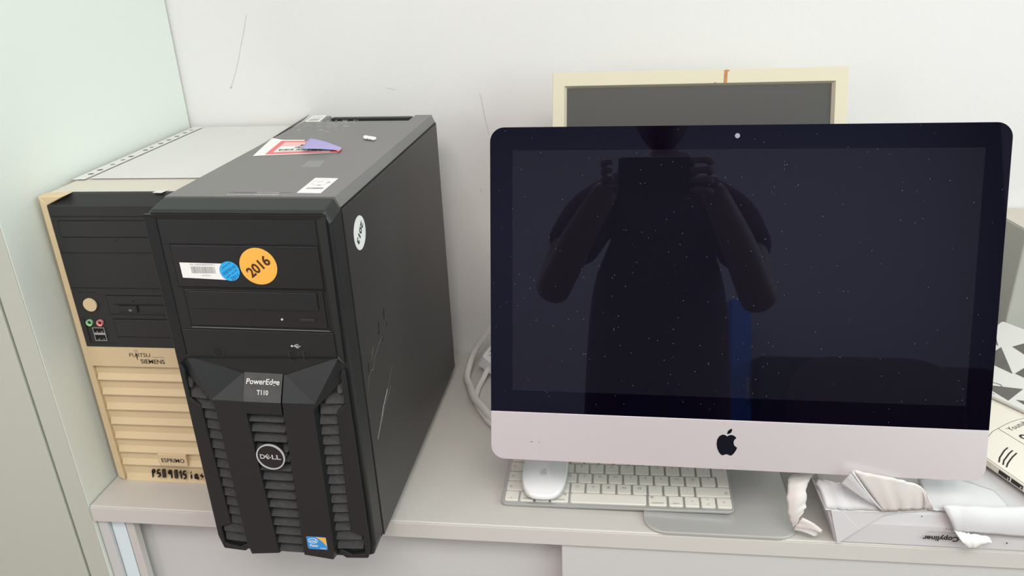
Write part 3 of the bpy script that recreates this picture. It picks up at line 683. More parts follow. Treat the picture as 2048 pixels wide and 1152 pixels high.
g = G().prism(fi, rect(.0246, .5034, .0811, .3480), -.0003, -.00012, 'lcd'); g.build('display_area', gl)
g = G().prism(fi, circ(.2615, .3617, .0026, 20), -.0002, .0001, mat('webcam_lens', (.30, .30, .36), .3)); g.build('webcam', gl)
g = G().prism(fi, xf(APPLE, .0138, .0138, .2622, .0290), 0, .0003, 'logo_black').prism(fi, xf(LEAF, .0138, .0138, .2622, .0290), 0, .0003, 'logo_black'); g.build('logo', im)
g = G().stroke(fi, [(.0455, .0215), (.0475, .0218)], .0006, 'ink'); g.stroke(fi, [(.0545, .0213), (.0552, .0213)], .0006, 'ink'); g.build('scuff_marks', im)
# stand: foot plate, bent neck, hinge
S0 = V((.788, -.345, 0)); fg = Frame((0, 0, 0), (1, 0, 0), (0, 1, 0))
ft_o = rrect(-.0880, .0880, -.0880, .0920, .026, 8)
G().prism(fg, ft_o, .0004, .0045, 'alu_foot').build('stand_foot', im, bevel=.0012)
nk = []
for px, pz, wd in ((.084, .0045, .085), (.092, .020, .085), (.092, .045, .083), (.082, .12, .078), (.060, .20, .075), (.042, .255, .070), (.0315, .2595, .070)):
    nk.append([V((-wd, px - .003, pz)), V((wd, px - .003, pz)), V((wd, px + .003, pz + .001)), V((-wd, px + .003, pz + .001))])
g = G().loft(nk, 'alu_foot'); g.build('stand_neck', im, bevel=.001)
G().tube([(-.05, .040, .258), (.05, .040, .258)], .012, 'alu_foot', 16).build('hinge', im)

# ------------------------------------------------------------------ cream monitor behind
mo = thing('monitor', 'cream framed flat monitor with brown stain standing behind the silver all-in-one', 'monitor', (.766, -.11, T))
yaw, tl = 0.0, 17.0
_Rm = Matrix.Rotation(rad(yaw), 3, 'Z') @ Matrix.Rotation(rad(-tl), 3, 'X')
MW, MH = .3700, .3150
mt = V((.5800, -.120, .4805)); fm = Frame((0, 0, 0), _Rm @ V((1, 0, 0)), _Rm @ V((0, 0, 1)))
fm.o = mt - fm.ey * MH - V((.766, -.11, 0))
g = G()
oo = rect(0, MW, 0, MH); i1 = rect(.0155, MW - .0155, .022, MH - .0175); i2 = rect(.0185, MW - .0185, .0245, MH - .0195)
g.ring(fm, oo, i1, -.016, 0, 'monitor_beige'); g.ring(fm, i1, i2, -.016, -.0008, 'monitor_beige', -.0060)
g.build('frame', mo, bevel=.0008)
g = G().prism(fm, i2, -.012, -.0058, 'lcd_matt'); g.build('screen', mo)
g = G().stroke(fm, [(.2205, .3125), (.2200, .2990)], .0042, 'rust', d=.0003); g.prism(fm, circ(.2215, .3130, .0036, 10, .0012), 0, .0004, 'rust'); g.stroke(fm, [(.2065, .2982), (.2080, .2984)], .0012, 'rust', d=.0003); g.build('burn_mark', mo)
g = G(); rr = []
for k, d_ in ((1.0, .016), (.99, .022), (.8, .038), (.78, .045)):
    rr.append([fm.at(MW / 2 + (x - MW / 2) * k, MH / 2 + (z - MH / 2) * k, -d_) for x, z in oo])
g.loft(rr, 'monitor_beige'); g.build('rear_shell', mo)
G().loft([[V((-.045 * s_, .075, z)), V((.045 * s_, .075, z)), V((.045 * s_, .095, z)), V((-.045 * s_, .095, z))] for z, s_ in ((.0115, 1.2), (.06, 1), (.26, .9))], 'monitor_beige').build('stand_neck', mo)
g = G().prism(fg, circ(0, .0, .115, 40, .095), .0004, .0120, 'monitor_beige'); g.build('stand_base', mo, bevel=.002)

# ------------------------------------------------------------------ keyboard
kb = thing('keyboard', 'slim white and silver keyboard lying in front of the silver all-in-one', 'keyboard', (.5270, -.3962, T + .0006), rad(-1.2135))
kb.rotation_euler = (rad(0), rad(-1.55), rad(-1.2135))
KW, KD = .2790, .1150
def kz(y): return .0050 + .0060 * y / KD
fk = Frame((0, 0, 0), (1, 0, 0), (0, 1, 0))
g = G(); o_ = rrect(0, KW, 0, KD, .0055, 6)
g.loft([[V((x, y, 0)) for x, y in xf(o_, .985, .97, .002, .0015)], [V((x, y, kz(y) - .0018)) for x, y in o_], [V((x, y, kz(y))) for x, y in o_]], 'alu_key'); g.build('base_plate', kb, bevel=.0004)
P_ = .019; kd = .0158
rows = []
u = .0165
rows.append((.0048, [(.0040, u, 'fn', 's'), (.0230, u, 'control', 's'), (.0420, u, 'option', 's'), (.0610, .0212, '⌘ command', 'cmd'), (.0850, .0915, '', ''), (.1795, .0212, '⌘ command', 'cmd'),
                     (.2035, u, 'option', 's'), (.2225, u, '<', 'c'), ('arrows', 0, 0, 0), (.2600, .0168, '>', 'c')]))
rows.append((.0232, [(.0040, .0212, 'shift', 'sh')] + [(.0277 + P_ * i, u, c, 'c') for i, c in enumerate(['<', 'Y', 'X', 'C', 'V', 'B', 'N', 'M', ';', ':', '_'])] + [(.2367, .0401, 'shift', 'shr')]))
rows.append((.0416, [(.0040, .0292, 'caps', 'sh')] + [(.0357 + P_ * i, u, c, 'c') for i, c in enumerate(['A', 'S', 'D', 'F', 'G', 'H', 'J', 'K', 'L', 'Ö', 'Ä', '#'])]))
rows.append((.0600, [(.0040, .0245, 'tab', 'sh')] + [(.0310 + P_ * i, u, c, 'c') for i, c in enumerate(['Q', 'W', 'E', 'R', 'T', 'Z', 'U', 'I', 'O', 'P', 'Ü', '+'])]))
rows.append((.0784, [(.0040 + P_ * i, u, c, 'c') for i, c in enumerate(['^', '1', '2', '3', '4', '5', '6', '7', '8', '9', '0', 'ß', '´'])] + [(.2510, .0258, '', '')]))
rows.append((.0968, [(.0040 + .01955 * i, .0171, '', '') for i in range(14)]))
def key(x0, x1, y0, y1, name='key'):
    a = rrect(x0, x1, y0, y1, .0018, 3); cx, cy = (x0 + x1) / 2, (y0 + y1) / 2
    g = G(); g.loft([[V((x, y, kz(y) - .0003)) for x, y in a], [V((x, y, kz(y) + .0012)) for x, y in a],
                     [V((cx + (x - cx) * .96, cy + (y - cy) * .96, kz(y) + .0017)) for x, y in a]], 'keycap')
    return g.build(name, kb)
for y0, ks in rows:
    fkt = Frame((0, 0, kz(y0 + .008) + .00185), (1, 0, 0), V((0, 1, .0522)))
    for x0, wd, lg, kind in ks:
        if x0 == 'arrows':
            for (a, b, c) in ((y0, y0 + .0075, 'v'), (y0 + .0083, y0 + kd, '^')):
                k_ = key(.2413, .2579, a, b); gg = G()
                m_ = (a + b) / 2; s_ = -1 if c == 'v' else 1
                gg.prism(Frame((0, 0, kz(m_) + .00185), (1, 0, 0), V((0, 1, .0522))), [(.2488, m_ - .0006 * s_), (.2504, m_ - .0006 * s_), (.2496, m_ + .0008 * s_)][::s_], 0, .0001, 'keyink'); gg.build('key_legend', k_)
            continue
        k_ = key(x0, x0 + wd, y0, y0 + kd, 'key' if wd < .08 else 'space_bar')
        if not lg: continue
        gg = G(); cx, cy = x0 + wd / 2, y0 + kd / 2
        if kind == 'c':
            if lg in '<>' and y0 < .01:
                s_ = -1 if lg == '<' else 1
                gg.prism(fkt, [(cx - .0008 * s_, cy - .0009), (cx + .0009 * s_, cy), (cx - .0008 * s_, cy + .0009)][::s_], 0, .0001, 'keyink')
            elif lg in ';:_#+':
                t2 = {';': ',', ':': '.', '_': '-', '#': "'", '+': '*'}[lg]
                gg.text(fkt, lg, cx, cy + .0028, 'keyink', size=.0045, d=.0001, align='CENTER'); gg.text(fkt, t2, cx, cy - .0028, 'keyink', size=.0045, d=.0001, align='CENTER')
            else: gg.text(fkt, lg, cx, cy, 'keyink', size=.0056, d=.0001, align='CENTER')
        elif kind == 'cmd':
            gg.text(fkt, 'command', cx, y0 + .0028, 'keyink', size=.0034, d=.0001, align='CENTER')
            gg.ring(fkt, rect(cx + (.005 if x0 < .1 else -.0078), cx + (.0078 if x0 < .1 else -.005), cy + .0030, cy + .0058), rect(cx + (.0055 if x0 < .1 else -.0073), cx + (.0073 if x0 < .1 else -.0055), cy + .0035, cy + .0053), 0, .0001, 'keyink')
        elif kind == 'sh' or kind == 'shr':
            sx = x0 + .0045 if kind == 'sh' else x0 + wd - .0055
            gg.stroke(fkt, [(sx, y0 + .0040), (sx - .0013, y0 + .0040), (sx + .0007, y0 + .0060), (sx + .0027, y0 + .0040), (sx + .0014, y0 + .0040), (sx + .0014, y0 + .0028), (sx, y0 + .0028), (sx, y0 + .0040)], .0003, 'keyink', d=.0001, d0=0)
        else: gg.text(fkt, lg, cx, y0 + .0028, 'keyink', size=.0032, d=.0001, align='CENTER')
        gg.build('key_legend', k_)
# tall enter key (L shaped, top wider)
a = [(.2637, .0416), (.2770, .0416), (.2770, .0758), (.2590, .0758), (.2590, .0605), (.2637, .0600)]
g = G(); g.loft([[V((x, y, kz(y) - .0003)) for x, y in a], [V((x, y, kz(y) + .0012)) for x, y in a], [V(((x - .268) * .95 + .268, (y - .0587) * .97 + .0587, kz(y) + .0017)) for x, y in a]], 'keycap'); ek = g.build('key', kb)
fkt = Frame((0, 0, kz(.0660) + .00185), (1, 0, 0), V((0, 1, .0522)))
G().stroke(fkt, [(.2700, .0690), (.2700, .0660), (.2670, .0660)], .0003, 'keyink', d=.0001, d0=0).build('key_legend', ek)

# ------------------------------------------------------------------ mouse on the keyboard
ms = thing('mouse', 'white wireless mouse resting on the left end of the keyboard', 'mouse', (.5785, -.3410, T + .0110), rad(-1))
ML, MWd = .1135, .0571
def mout(k=1.0, n=48):
    out = []
    for i in range(n):
        a = 2 * math.pi * i / n; c, s_ = math.cos(a), math.sin(a); e = 2 / 3.0
        out.append((math.copysign(abs(c) ** e, c) * MWd / 2 * k, math.copysign(abs(s_) ** e, s_) * ML / 2 * k))
    return out
def mtop(x, y): return .0035 + .0160 * max(0, 1 - (y / (ML / 2)) ** 2) ** .6 * (1 - .22 * (x / (MWd / 2)) ** 2)
rr = [[V((x, y, .0008)) for x, y in mout(.90)], [V((x, y, .0030)) for x, y in mout(.985)]]
g = G().loft(rr, 'alu_key'); g.build('base', ms, smooth=True)
rr = [[V((x, y, .0032)) for x, y in mout(1.0)]]
for k in (.985, .95, .88, .78, .65, .5, .35, .2, .08): rr.append([V((x, y, mtop(x, y) + .0012)) for x, y in mout(k)])
g = G().loft(rr, 'mouse'); g.build('top_shell', ms, smooth=True)
def mproj(pts, s_, ox, oy): 
    q = xf(pts, s_, s_, ox, oy); return [V((x, y, mtop(x, y) + .0017)) for x, y in q]
g = G(); g.add(mproj(APPLE, .0052, 0, -.0230), [tuple(range(len(APPLE)))], 'logo_grey'); g.add(mproj(LEAF, .0052, 0, -.0230), [tuple(range(len(LEAF)))], 'logo_grey'); g.build('logo', ms)

# ------------------------------------------------------------------ cables
pts = [(.4680, -.0660, .022), (.4635, -.0860, .014), (.4590, -.1000, .007), (.4558, -.1190, .0046), (.4557, -.1464, .0045), (.4599, -.1678, .0045), (.4731, -.1948, .0045), (.4922, -.2242, .0045), (.53, -.255, .0045), (.60, -.275, .0045)]
cb = G().tube(spline(pts, 8), .0044, 'cable').build('plug_cable', smooth=True)
cb.location = (0, 0, T); tag(cb, 'thinner white lead ending in a wrapped plug, left of the screen', 'cable')
g = G(); fpl = Frame((.4660, -.058, .016), V((.30, .95, .12)), V((-.85, .35, .45)))
for s0, s1, d0, d1 in (((-.019, .012), (-.014, .014), 0, .020),):
    rr = [[fpl.at(a, b, d0) for a, b in rrect(-.024, .020, -.015, .015, .004, 3)], [fpl.at(a, b, d1) for a, b in rrect(-.022, .018, -.013, .013, .004, 3)]]
    g.loft(rr, 'mouse')
pl = g.build('plug', cb, bevel=.001); 
g = G()
for a, b in ((-.010, .004), (-.004, -.004), (.003, .003), (-.012, -.005), (-.001, .007)): g.prism(fpl, circ(a, b, .0012, 8), .0201, .0204, 'ink')
g.build('plug_marks', pl)
g = G(); random.seed(5)
g.grid(lambda u, v: fpl.at(-.024 + .042 * u, -.015 + .030 * v, .0215 + random.uniform(-.0015, .002)), 8, 6, 'film'); g.build('plastic_wrap', pl)
pts = [(.56, -.060, .105), (.505, -.052, .096), (.4720, -.050, .0740), (.4545, -.050, .0540), (.4410, -.052, .0340), (.4330, -.062, .0150), (.4315, -.0850, .0062), (.4360, -.1060, .0060), (.4421, -.1215, .0065), (.4549, -.1600, .0100), (.4740, -.1911, .0115), (.4909, -.2143, .0110), (.53, -.240, .006), (.60, -.245, .0052), (.67, -.235, .0052)]
cb2 = G().tube(spline(pts, 8), .0056, 'cable').build('power_cable', smooth=True)
cb2.location = (0, 0, T); tag(cb2, 'thick white cable looping out from behind the left of the screen', 'cable')

# ------------------------------------------------------------------ paper ream and its torn wrapper
rm = thing('paper_ream', 'torn white copy paper ream lying at the front right of the sideboard', 'paper', (1.06, -.3267, T))
RO = V((1.06, -.3267, 0))
fr_ = Frame(V((0, -.4330, 0)) - V((RO.x, RO.y, 0)), (1, 0, 0), (0, 0, 1))     # front face of the ream in world x, z
def RP(x, y, z): return V((x, y, z)) - RO
random.seed(21)
def rough(a, k=.0012): return a + random.uniform(-k, k)
g = G()
b0 = [RP(.9130, -.4316, .0004), RP(1.2095, -.4330, .0004), RP(1.2095, -.2220, .0004), RP(.9130, -.2216, .0004)]
b1 = [RP(.9040, -.4335, .030), RP(1.2115, -.4345, .030), RP(1.2115, -.2200, .030), RP(.9060, -.2196, .030)]
b2 = [RP(.8985, -.4320, .0465), RP(1.2105, -.4320, .0480), RP(1.2105, -.2205, .0480), RP(.9000, -.2200, .0480)]
b3 = [RP(.9030, -.4260, .0505), RP(1.2065, -.4280, .0515), RP(1.2060, -.2240, .0515), RP(.9050, -.2240, .0505)]
g.loft([b0, b1, b2, b3], 'wrap'); g.build('wrapped_block', rm, bevel=.0025, seg=3)
frr = Frame(RP(0, -.4351, 0), (1, 0, 0), (0, .0, 1))
# end fold flap on the front
g = G().prism(frr, [(.9145, .0015), (.9580, .0440), (.9700, .0475), (.9030, .0480), (.9080, .0250)], -.0012, .0002, 'wrap'); g.build('end_fold', rm, bevel=.0003)
g = G().prism(frr, [(.9145, .0015), (.9350, .0240), (.9130, .0475), (.9020, .0480)], .0002, .0007, 'wrap'); g.build('end_fold', rm, bevel=.0003)
g = G().text(frr, 'Copyliner', 1.0405, .0215, 'ink', width=.0375, height=.0090, size=.3, rot=180, d=.0006, bold=.01)
g.text(frr, 'Multifunction Paper', 1.0370, .0262, 'inkgrey', width=.0310, height=.0026, size=.3, rot=180, d=.0006)
g.text(frr, '- 80 g', 1.0350, .0310, 'inkgrey', width=.0105, height=.0026, size=.3, rot=180, d=.0006)
for x, z, r in ((1.0905, .0140, .0008), (.9975, .0450, .0006)): g.prism(frr, circ(x, z, r, 8), 0, .0006, 'ink')
g.build('lettering', rm)
G().prism(frr, circ(1.0560, .0165, .0075, 20, .0032), 0, .0007, 'mauve').build('printed_dot', rm)
G().box(-.1560, -.1500, -.1060, -.1035, .036, .040, 'ink').build('end_print', rm)
# layered paper and wrapper rim on top left
g = G()
for k, (dx, dz) in enumerate(((0, 0), (.003, .0022), (.0055, .0042))):
    g.add([RP(.8965 + dx, -.4345 + .001 * k, .0475 + dz), RP(.958 + dx, -.4365 + .001 * k, .0485 + dz), RP(1.003 + dx, -.4330, .0505 + dz), RP(1.010, -.395, .0535 + dz), RP(.9100 + dx, -.3850, .0560 + dz), RP(.8890 + dx, -.3920, .0600 + dz)], [(0, 1, 2, 3, 4, 5)], 'wrap_in')
g.build('paper_layers', rm, solid=.0012, bevel=.0003)
def sheet(name, A, B, nb=10, m='wrap_in', bulge=(0, 0, 0), jag=.0008, jb=.0008, th=.0003):
    """sheet of torn paper between two polylines in world metres above the worktop"""
    A = spline(A, 5); B = spline(B, 5); n = min(len(A), len(B)) - 1
    A = [A[round(i * (len(A) - 1) / n)] for i in range(n + 1)]; B = [B[round(i * (len(B) - 1) / n)] for i in range(n + 1)]
    A = [a + V([random.uniform(-jag, jag) for _ in range(3)]) for a in A]; B = [b + V([random.uniform(-jb, jb) for _ in range(3)]) for b in B]
    def fn(u, v):
        i = min(int(u * n), n - 1); t = u * n - i; a = A[i].lerp(A[i + 1], t); b = B[i].lerp(B[i + 1], t)
        p = a.lerp(b, v) + V(bulge) * math.sin(math.pi * v); return p - RO
    return G().grid(fn, n, nb, m).build(name, rm, smooth=True, solid=th * .7)
# tall flap leaning against the chin
sheet('torn_flap', [(.9560, -.4375, .0500), (.9700, -.4380, .0530), (.9850, -.4380, .0550), (1.0000, -.4370, .0560)],
      [(.9150, -.4440, .1085), (.9450, -.4440, .1030), (.9720, -.4430, .0965), (.9900, -.4415, .0870)], bulge=(.000, -.001, .000))
sheet('torn_flap', [(.9960, -.4370, .0560), (1.0000, -.4372, .0562), (1.0040, -.4372, .0565)], [(.9880, -.4415, .0885), (.9950, -.4405, .0800), (1.0030, -.4390, .0640)], bulge=(.002, -.002, 0))
sheet('folded_flap', [(.9560, -.4390, .0515), (.9545, -.4392, .0530), (.9530, -.4395, .0550)], [(.9150, -.4455, .1085), (.9110, -.4450, .1020), (.9060, -.4430, .0900)], m='wrap', bulge=(-.002, -.002, .001))
sheet('crumpled_rim', [(.8965, -.4345, .0490), (.9120, -.4360, .0500), (.9300, -.4365, .0510), (.9530, -.4370, .0525)],
      [(.8890, -.4120, .0660), (.9000, -.4180, .0760), (.9180, -.4260, .0740), (.9350, -.4320, .0700)], m='wrap', bulge=(0, .004, .004), jb=.0022)
# right hand pieces
sheet('torn_flap', [(1.0030, -.4345, .0540), (1.0250, -.4350, .0540), (1.0550, -.4350, .0535), (1.0900, -.4340, .0530)],
      [(1.0050, -.3900, .0600), (1.0350, -.3850, .0640), (1.0600, -.3900, .0605), (1.0850, -.4020, .0570)], bulge=(0, 0, .0015), m='wrap')
sheet('torn_flap', [(1.0150, -.4360, .0620), (1.0500, -.4330, .0600), (1.1000, -.4300, .0590), (1.1500, -.4250, .0590), (1.2050, -.4200, .0590)],
      [(1.0330, -.4385, .0270), (1.0500, -.4400, .0290), (1.1000, -.4385, .0260), (1.1500, -.4370, .0240), (1.2050, -.4360, .0240)], bulge=(0, -.004, .002), m='wrap', jag=.0010)
sheet('torn_flap', [(1.0310, -.4420, .0330), (1.0420, -.4420, .0310), (1.0520, -.4420, .0300), (1.0680, -.4410, .0270)],
      [(1.0400, -.4470, .0200), (1.0470, -.4480, .0150), (1.0540, -.4470, .0165), (1.0700, -.4440, .0200)], m='paper', bulge=(0, -.003, 0))
# curled strip to the left of the ream
sheet('curled_strip', [(.8660, -.3950, .0650), (.8600, -.4100, .0700), (.8570, -.4200, .0600), (.8580, -.4270, .0440), (.8610, -.4290, .0280), (.8660, -.4290, .0140)],
      [(.9000, -.3950, .0680), (.8900, -.4050, .0760), (.8800, -.4180, .0700), (.8770, -.4250, .0580), (.8765, -.4280, .0450), (.8730, -.4300, .0330)], bulge=(0, -.003, .002), m='wrap_in', jb=.0016)
sheet('curled_strip', [(.8660, -.4300, .0130), (.8690, -.4320, .0220), (.8735, -.4330, .0340)], [(.8900, -.4340, .0085), (.8950, -.4350, .0150), (.8970, -.4350, .0200)], bulge=(0, -.002, .003), m='wrap_in', jb=.0010)

# ------------------------------------------------------------------ printed cream box on the ream
bxn = thing('printed_card_box', 'cream flat box printed with black lines and ports, resting on the paper ream', 'box', (1.1500, -.3800, T + .0580))
bo_ = V((1.15, -.38, .058)); ang = math.atan2(.4023 - .3576, 1.1124 - 1.0936)   # direction of its left edge
e1 = V((math.cos(-ang), math.sin(-ang), 0)); e2 = V((-e1.y, e1.x, 0))          # e1 runs along the edge, e2 into the box
o0 = V((1.1000, -.3727, .0)) - V((bo_.x, bo_.y, 0))
fx = Frame(o0, e1, e2)
outb = [(-.145, .002), (-.140, 0), (.09, 0), (.095, .004), (.095, .145), (-.145, .145)]
g = G().prism(fx, outb, 0, .0085, 'cream'); g.build('box_body', bxn, bevel=.0010)
fxt = fx.sub(.0085)
def bl(p): q = V((p[0], p[1], 0)) - V((bo_.x, bo_.y, 0)) - o0; return (q.dot(e1), q.dot(e2))
g = G()
for s_ in [[(1.1040, -.3599), (1.1085, -.3510), (1.1141, -.3437), (1.1200, -.3360), (1.1262, -.3300)], [(1.1064, -.3645), (1.1110, -.3560), (1.1166, -.3494), (1.1225, -.3420), (1.1292, -.3355)], [(1.1081, -.3691), (1.1125, -.3620), (1.1179, -.3552), (1.1240, -.3480), (1.1315, -.3405)]]:
    g.stroke(fxt, [bl(p) for p in s_], .0017, 'ink')
g.stroke(fxt, [bl(p) for p in spline([(1.085, -.345), (1.1190, -.3013), (1.1335, -.2886), (1.1535, -.2741), (1.1743, -.2639), (1.2000, -.2580)], 6)] if False else [bl((p.x, p.y)) for p in spline([(1.095, -.335, 0), (1.1190, -.3013, 0), (1.1335, -.2886, 0), (1.1535, -.2741, 0), (1.1743, -.2639, 0), (1.2000, -.2580, 0)], 6)], .0005, 'ink')
g.stroke(fxt, [bl((1.133, -.2897)), bl((1.1481, -.3225)), bl((1.165, -.358))], .0007, 'ink')
g.stroke(fxt, [(-.140, .0022), (.092, .0022)], .0006, 'ink')
tx = bl((1.1455, -.2945)); g.text(fxt, 'Youtube', tx[0], tx[1], 'ink', width=.040, height=.0072, size=.3, rot=math.degrees(math.atan2(*(lambda a, b: (b[1] - a[1], b[0] - a[0]))(bl((1.1445, -.2923)), bl((1.1692, -.2754))))), d=.0002)
pc = bl((1.1550, -.3060)); g.ring(fxt, circ(pc[0], pc[1], .0052, 24), circ(pc[0], pc[1], .0026, 24), .0001, .0002, 'ink'); g.stroke(fxt, [(pc[0] + .004, pc[1] - .001), (pc[0] + .0085, pc[1] - .002)], .0045, 'ink')
g.build('printed_lines', bxn)
fside = Frame(o0, e1, (0, 0, 1))      # left side face, normal outwards
g = G()
for a, b in ((-.0010, .0140), (.0160, .0310)):
    g.prism(fside, [(a, .0018), (b, .0018), (b, .0068), (a, .0068)], .0001, .0003, 'ink')
    g.prism(fside, rect(b - .003, b - .0015, .0022, .0050), .0003, .0005, 'faint')
g.prism(fside, circ(.0400, .0044, .0050, 20, .0034), .0001, .0003, 'ink'); g.prism(fside, circ(.0405, .0042, .0016, 12, .0020), .0003, .0005, 'faint')
g.build('printed_ports', bxn)

# patterned packet lying on the box
pkt = thing('patterned_packet', 'white packet with dark grey triangle pattern lying behind the cream box', 'packet', (1.20, -.19, T + .0665))
po = V((1.20, -.19, .0665))
e1 = V((1.1792 - 1.1550, -.2540 + .2190, 0)).normalized(); e2v = V((-e1.y, e1.x, 0))
up = (e2v * math.cos(rad(24)) + V((0, 0, 1)) * math.sin(rad(24)))
fpk = Frame(V((1.1630, -.2330, .0670)) - po, e1, up)
g = G().prism(fpk, rrect(-.085, .075, 0, .125, .004, 4), .0, .0065, 'packwhite'); g.build('packet_body', pkt, bevel=.002, seg=3)
fpt = fpk.sub(.0066)
g = G()
for k in range(-2, 3):
    bx0 = k * .046
    g.prism(fpt, [(bx0 + .010, .010), (bx0 + .052, .0300), (bx0 + .050, .004)], 0, .0002, 'packgrey')
    g.prism(fpt, [(bx0 - .016, .048), (bx0 + .028, .046), (bx0 - .010, .080)], 0, .0002, 'packgrey')
    g.prism(fpt, [(bx0 + .0, .088), (bx0 + .032, .080), (bx0 + .010, .104)], 0, .0002, 'packgrey')
g.v = [(lambda q: tuple(fpk.at(max(-.083, min(.073, (q - fpk.o).dot(fpk.ex))), max(.002, min(.123, (q - fpk.o).dot(fpk.ey))), (q - fpk.o).dot(fpk.n))))(V(p)) for p in g.v]
g.build('triangle_print', pkt)
g = G(); g.stroke(fpt, [(-.040, .018), (-.018, .022), (.004, .006)], .0008, 'ink')
for k in range(4): g.text(fpt, 'lorem ipsum'[:6 + k], -.030 + k * .006, .004 + k * .0035, 'inkgrey', width=.014, height=.0018, size=.3, rot=0, d=.0002) if False else g.stroke(fpt, [(-.030 + k * .005, .005 + k * .003), (-.014 + k * .005, .004 + k * .003)], .0009, 'inkgrey')
g.build('printed_lines', pkt)

# grey carton behind, against the wall
cb_ = thing('carton', 'plain grey carton standing against the wall at the far right', 'box', (1.30, -.09, T))
g = G(); pts = [(1.203, -.003), (1.2125, -.098), (1.46, -.110), (1.46, -.003)]
P2 = [(x - 1.30, y + .09) for x, y in pts]; g.prism(fg, P2, .0002, .2565, 'carton'); g.build('carton_body', cb_, bevel=.002)
g = G(); g.prism(fg, [(x * .985, y * .985) for x, y in P2], .2566, .2574, 'carton_top'); g.build('carton_lid', cb_)

# ------------------------------------------------------------------ the photographer, mirrored in the dark screen
def skin(verts, edges, radii, m, name, parent=None, sub=2, root=0):
    me = D.meshes.new(name); me.from_pydata(verts, edges, []); o = D.objects.new(name, me); COL.objects.link(o)
    md = o.modifiers.new('skin', 'SKIN'); md.use_smooth_shade = True
    for i, r in enumerate(radii): me.skin_vertices[0].data[i].radius = r if isinstance(r, tuple) else (r, r)
    me.skin_vertices[0].data[root].use_root = True
    s2 = o.modifiers.new('sub', 'SUBSURF'); s2.levels = sub; s2.render_levels = sub
    bpy.context.view_layer.update()
    m2 = D.meshes.new_from_object(o.evaluated_get(bpy.context.evaluated_depsgraph_get())); D.objects.remove(o)
    return m2
def fromme(meshes, m, name, parent=None):
    g = G()
    for me in meshes:
        mm = me[1] if isinstance(me, tuple) else m; me_ = me[0] if isinstance(me, tuple) else me
        g.add([v.co.copy() for v in me_.vertices], [tuple(p.vertices) for p in me_.polygons], mm)
    me0 = D.meshes.new(name); me0.from_pydata(g.v, [], g.f)
    for x in g.mats: me0.materials.append(x)
    for p, k in zip(me0.polygons, g.m): p.material_index = k; p.use_smooth = True
    o = D.objects.new(name, me0); COL.objects.link(o)
    if parent: o.parent = parent
    return o
PX, PY = .745, -1.56
pr = thing('person', 'person in dark maroon shirt holding a phone, seen mirrored in the dark screen', 'person', (PX, PY, 0))
def W(x, y, z): return (x - PX, y - PY, z + T)
bv = [W(.745, -1.57, .18), W(.745, -1.56, .36), W(.745, -1.54, .50), W(.745, -1.52, .64), W(.748, -1.50, .735), W(.748, -1.475, .815),   # 0-5 pelvis..neck
      W(.660, -1.52, .690), W(.575, -1.50, .655), W(.515, -1.42, .520), W(.488, -1.345, .415), W(.545, -1.27, .520), W(.610, -1.205, .615), W(.628, -1.190, .640),  # left arm 6-12
      W(.832, -1.52, .685), W(.920, -1.50, .645), W(.955, -1.42, .510), W(.966, -1.345, .400), W(.915, -1.27, .510), W(.856, -1.205, .610), W(.838, -1.190, .640),  # right arm 13-19
      W(.665, -1.57, .14), W(.655, -1.56, -.08), W(.650, -1.545, -.26), W(.645, -1.58, -.48), W(.642, -1.60, -.655), W(.635, -1.50, -.705),   # left leg 20-25
      W(.825, -1.57, .14), W(.835, -1.56, -.08), W(.840, -1.545, -.26), W(.845, -1.58, -.48), W(.848, -1.60, -.655), W(.855, -1.50, -.705)]
be = [(0, 1), (1, 2), (2, 3), (3, 4), (4, 5), (3, 6), (6, 7), (7, 8), (8, 9), (9, 10), (10, 11), (11, 12), (3, 13), (13, 14), (14, 15), (15, 16), (16, 17), (17, 18), (18, 19),
      (0, 20), (20, 21), (21, 22), (22, 23), (23, 24), (24, 25), (0, 26), (26, 27), (27, 28), (28, 29), (29, 30), (30, 31)]
br = [(.155, .115), (.145, .105), (.155, .110), (.150, .110), (.062, .060), (.056, .056), .085, .068, .052, .044, .043, .032, .030, .085, .068, .052, .044, .043, .032, .030,
      .090, .080, .058, .056, .042, .034, .090, .080, .058, .056, .042, .034]
body = skin(bv, be, br, 'skin', 'b')
parts = [body]
# head with nose, ears, chin
hg = G(); hc = V(W(.748, -1.455, .915))
def head_pt(a, b):
    x = .074 * math.sin(a) * math.cos(b); y = .092 * math.sin(a) * math.sin(b); z = .118 * math.cos(a)
    if z < -.03: x *= 1 - (-z - .03) * 2.6; y *= 1 - (-z - .03) * 1.4
    f = math.exp(-((b - math.pi / 2) / .16) ** 2) * math.exp(-((z + .012) / .026) ** 2); y += .024 * f
    f = math.exp(-((b - math.pi / 2) / .35) ** 2) * math.exp(-((z + .058) / .012) ** 2); y += .006 * f
    for s_ in (-1, 1):
        f = math.exp(-((b - math.pi / 2 - s_ * .42) / .16) ** 2) * math.exp(-((z - .012) / .014) ** 2); y -= .010 * f
    return hc + V((x, y, z))
rr = [[head_pt(math.pi * (i + .02) / 24.04, 2 * math.pi * k / 40) for k in range(40)] for i in range(25)]
hg.loft(rr, 'skin')
for s_ in (-1, 1):
    hg.loft([[hc + V((s_ * (.070 + .010 * j), -.012 + (.016 - .003 * j) * math.cos(q), .002 + (.030 - .005 * j) * math.sin(q))) for q in [2 * math.pi * k / 12 for k in range(12)]] for j in range(3)], 'skin')
class _M: pass
def gmesh(g):
    me = D.meshes.new('x'); me.from_pydata(g.v, [], g.f); return me
parts.append(gmesh(hg))
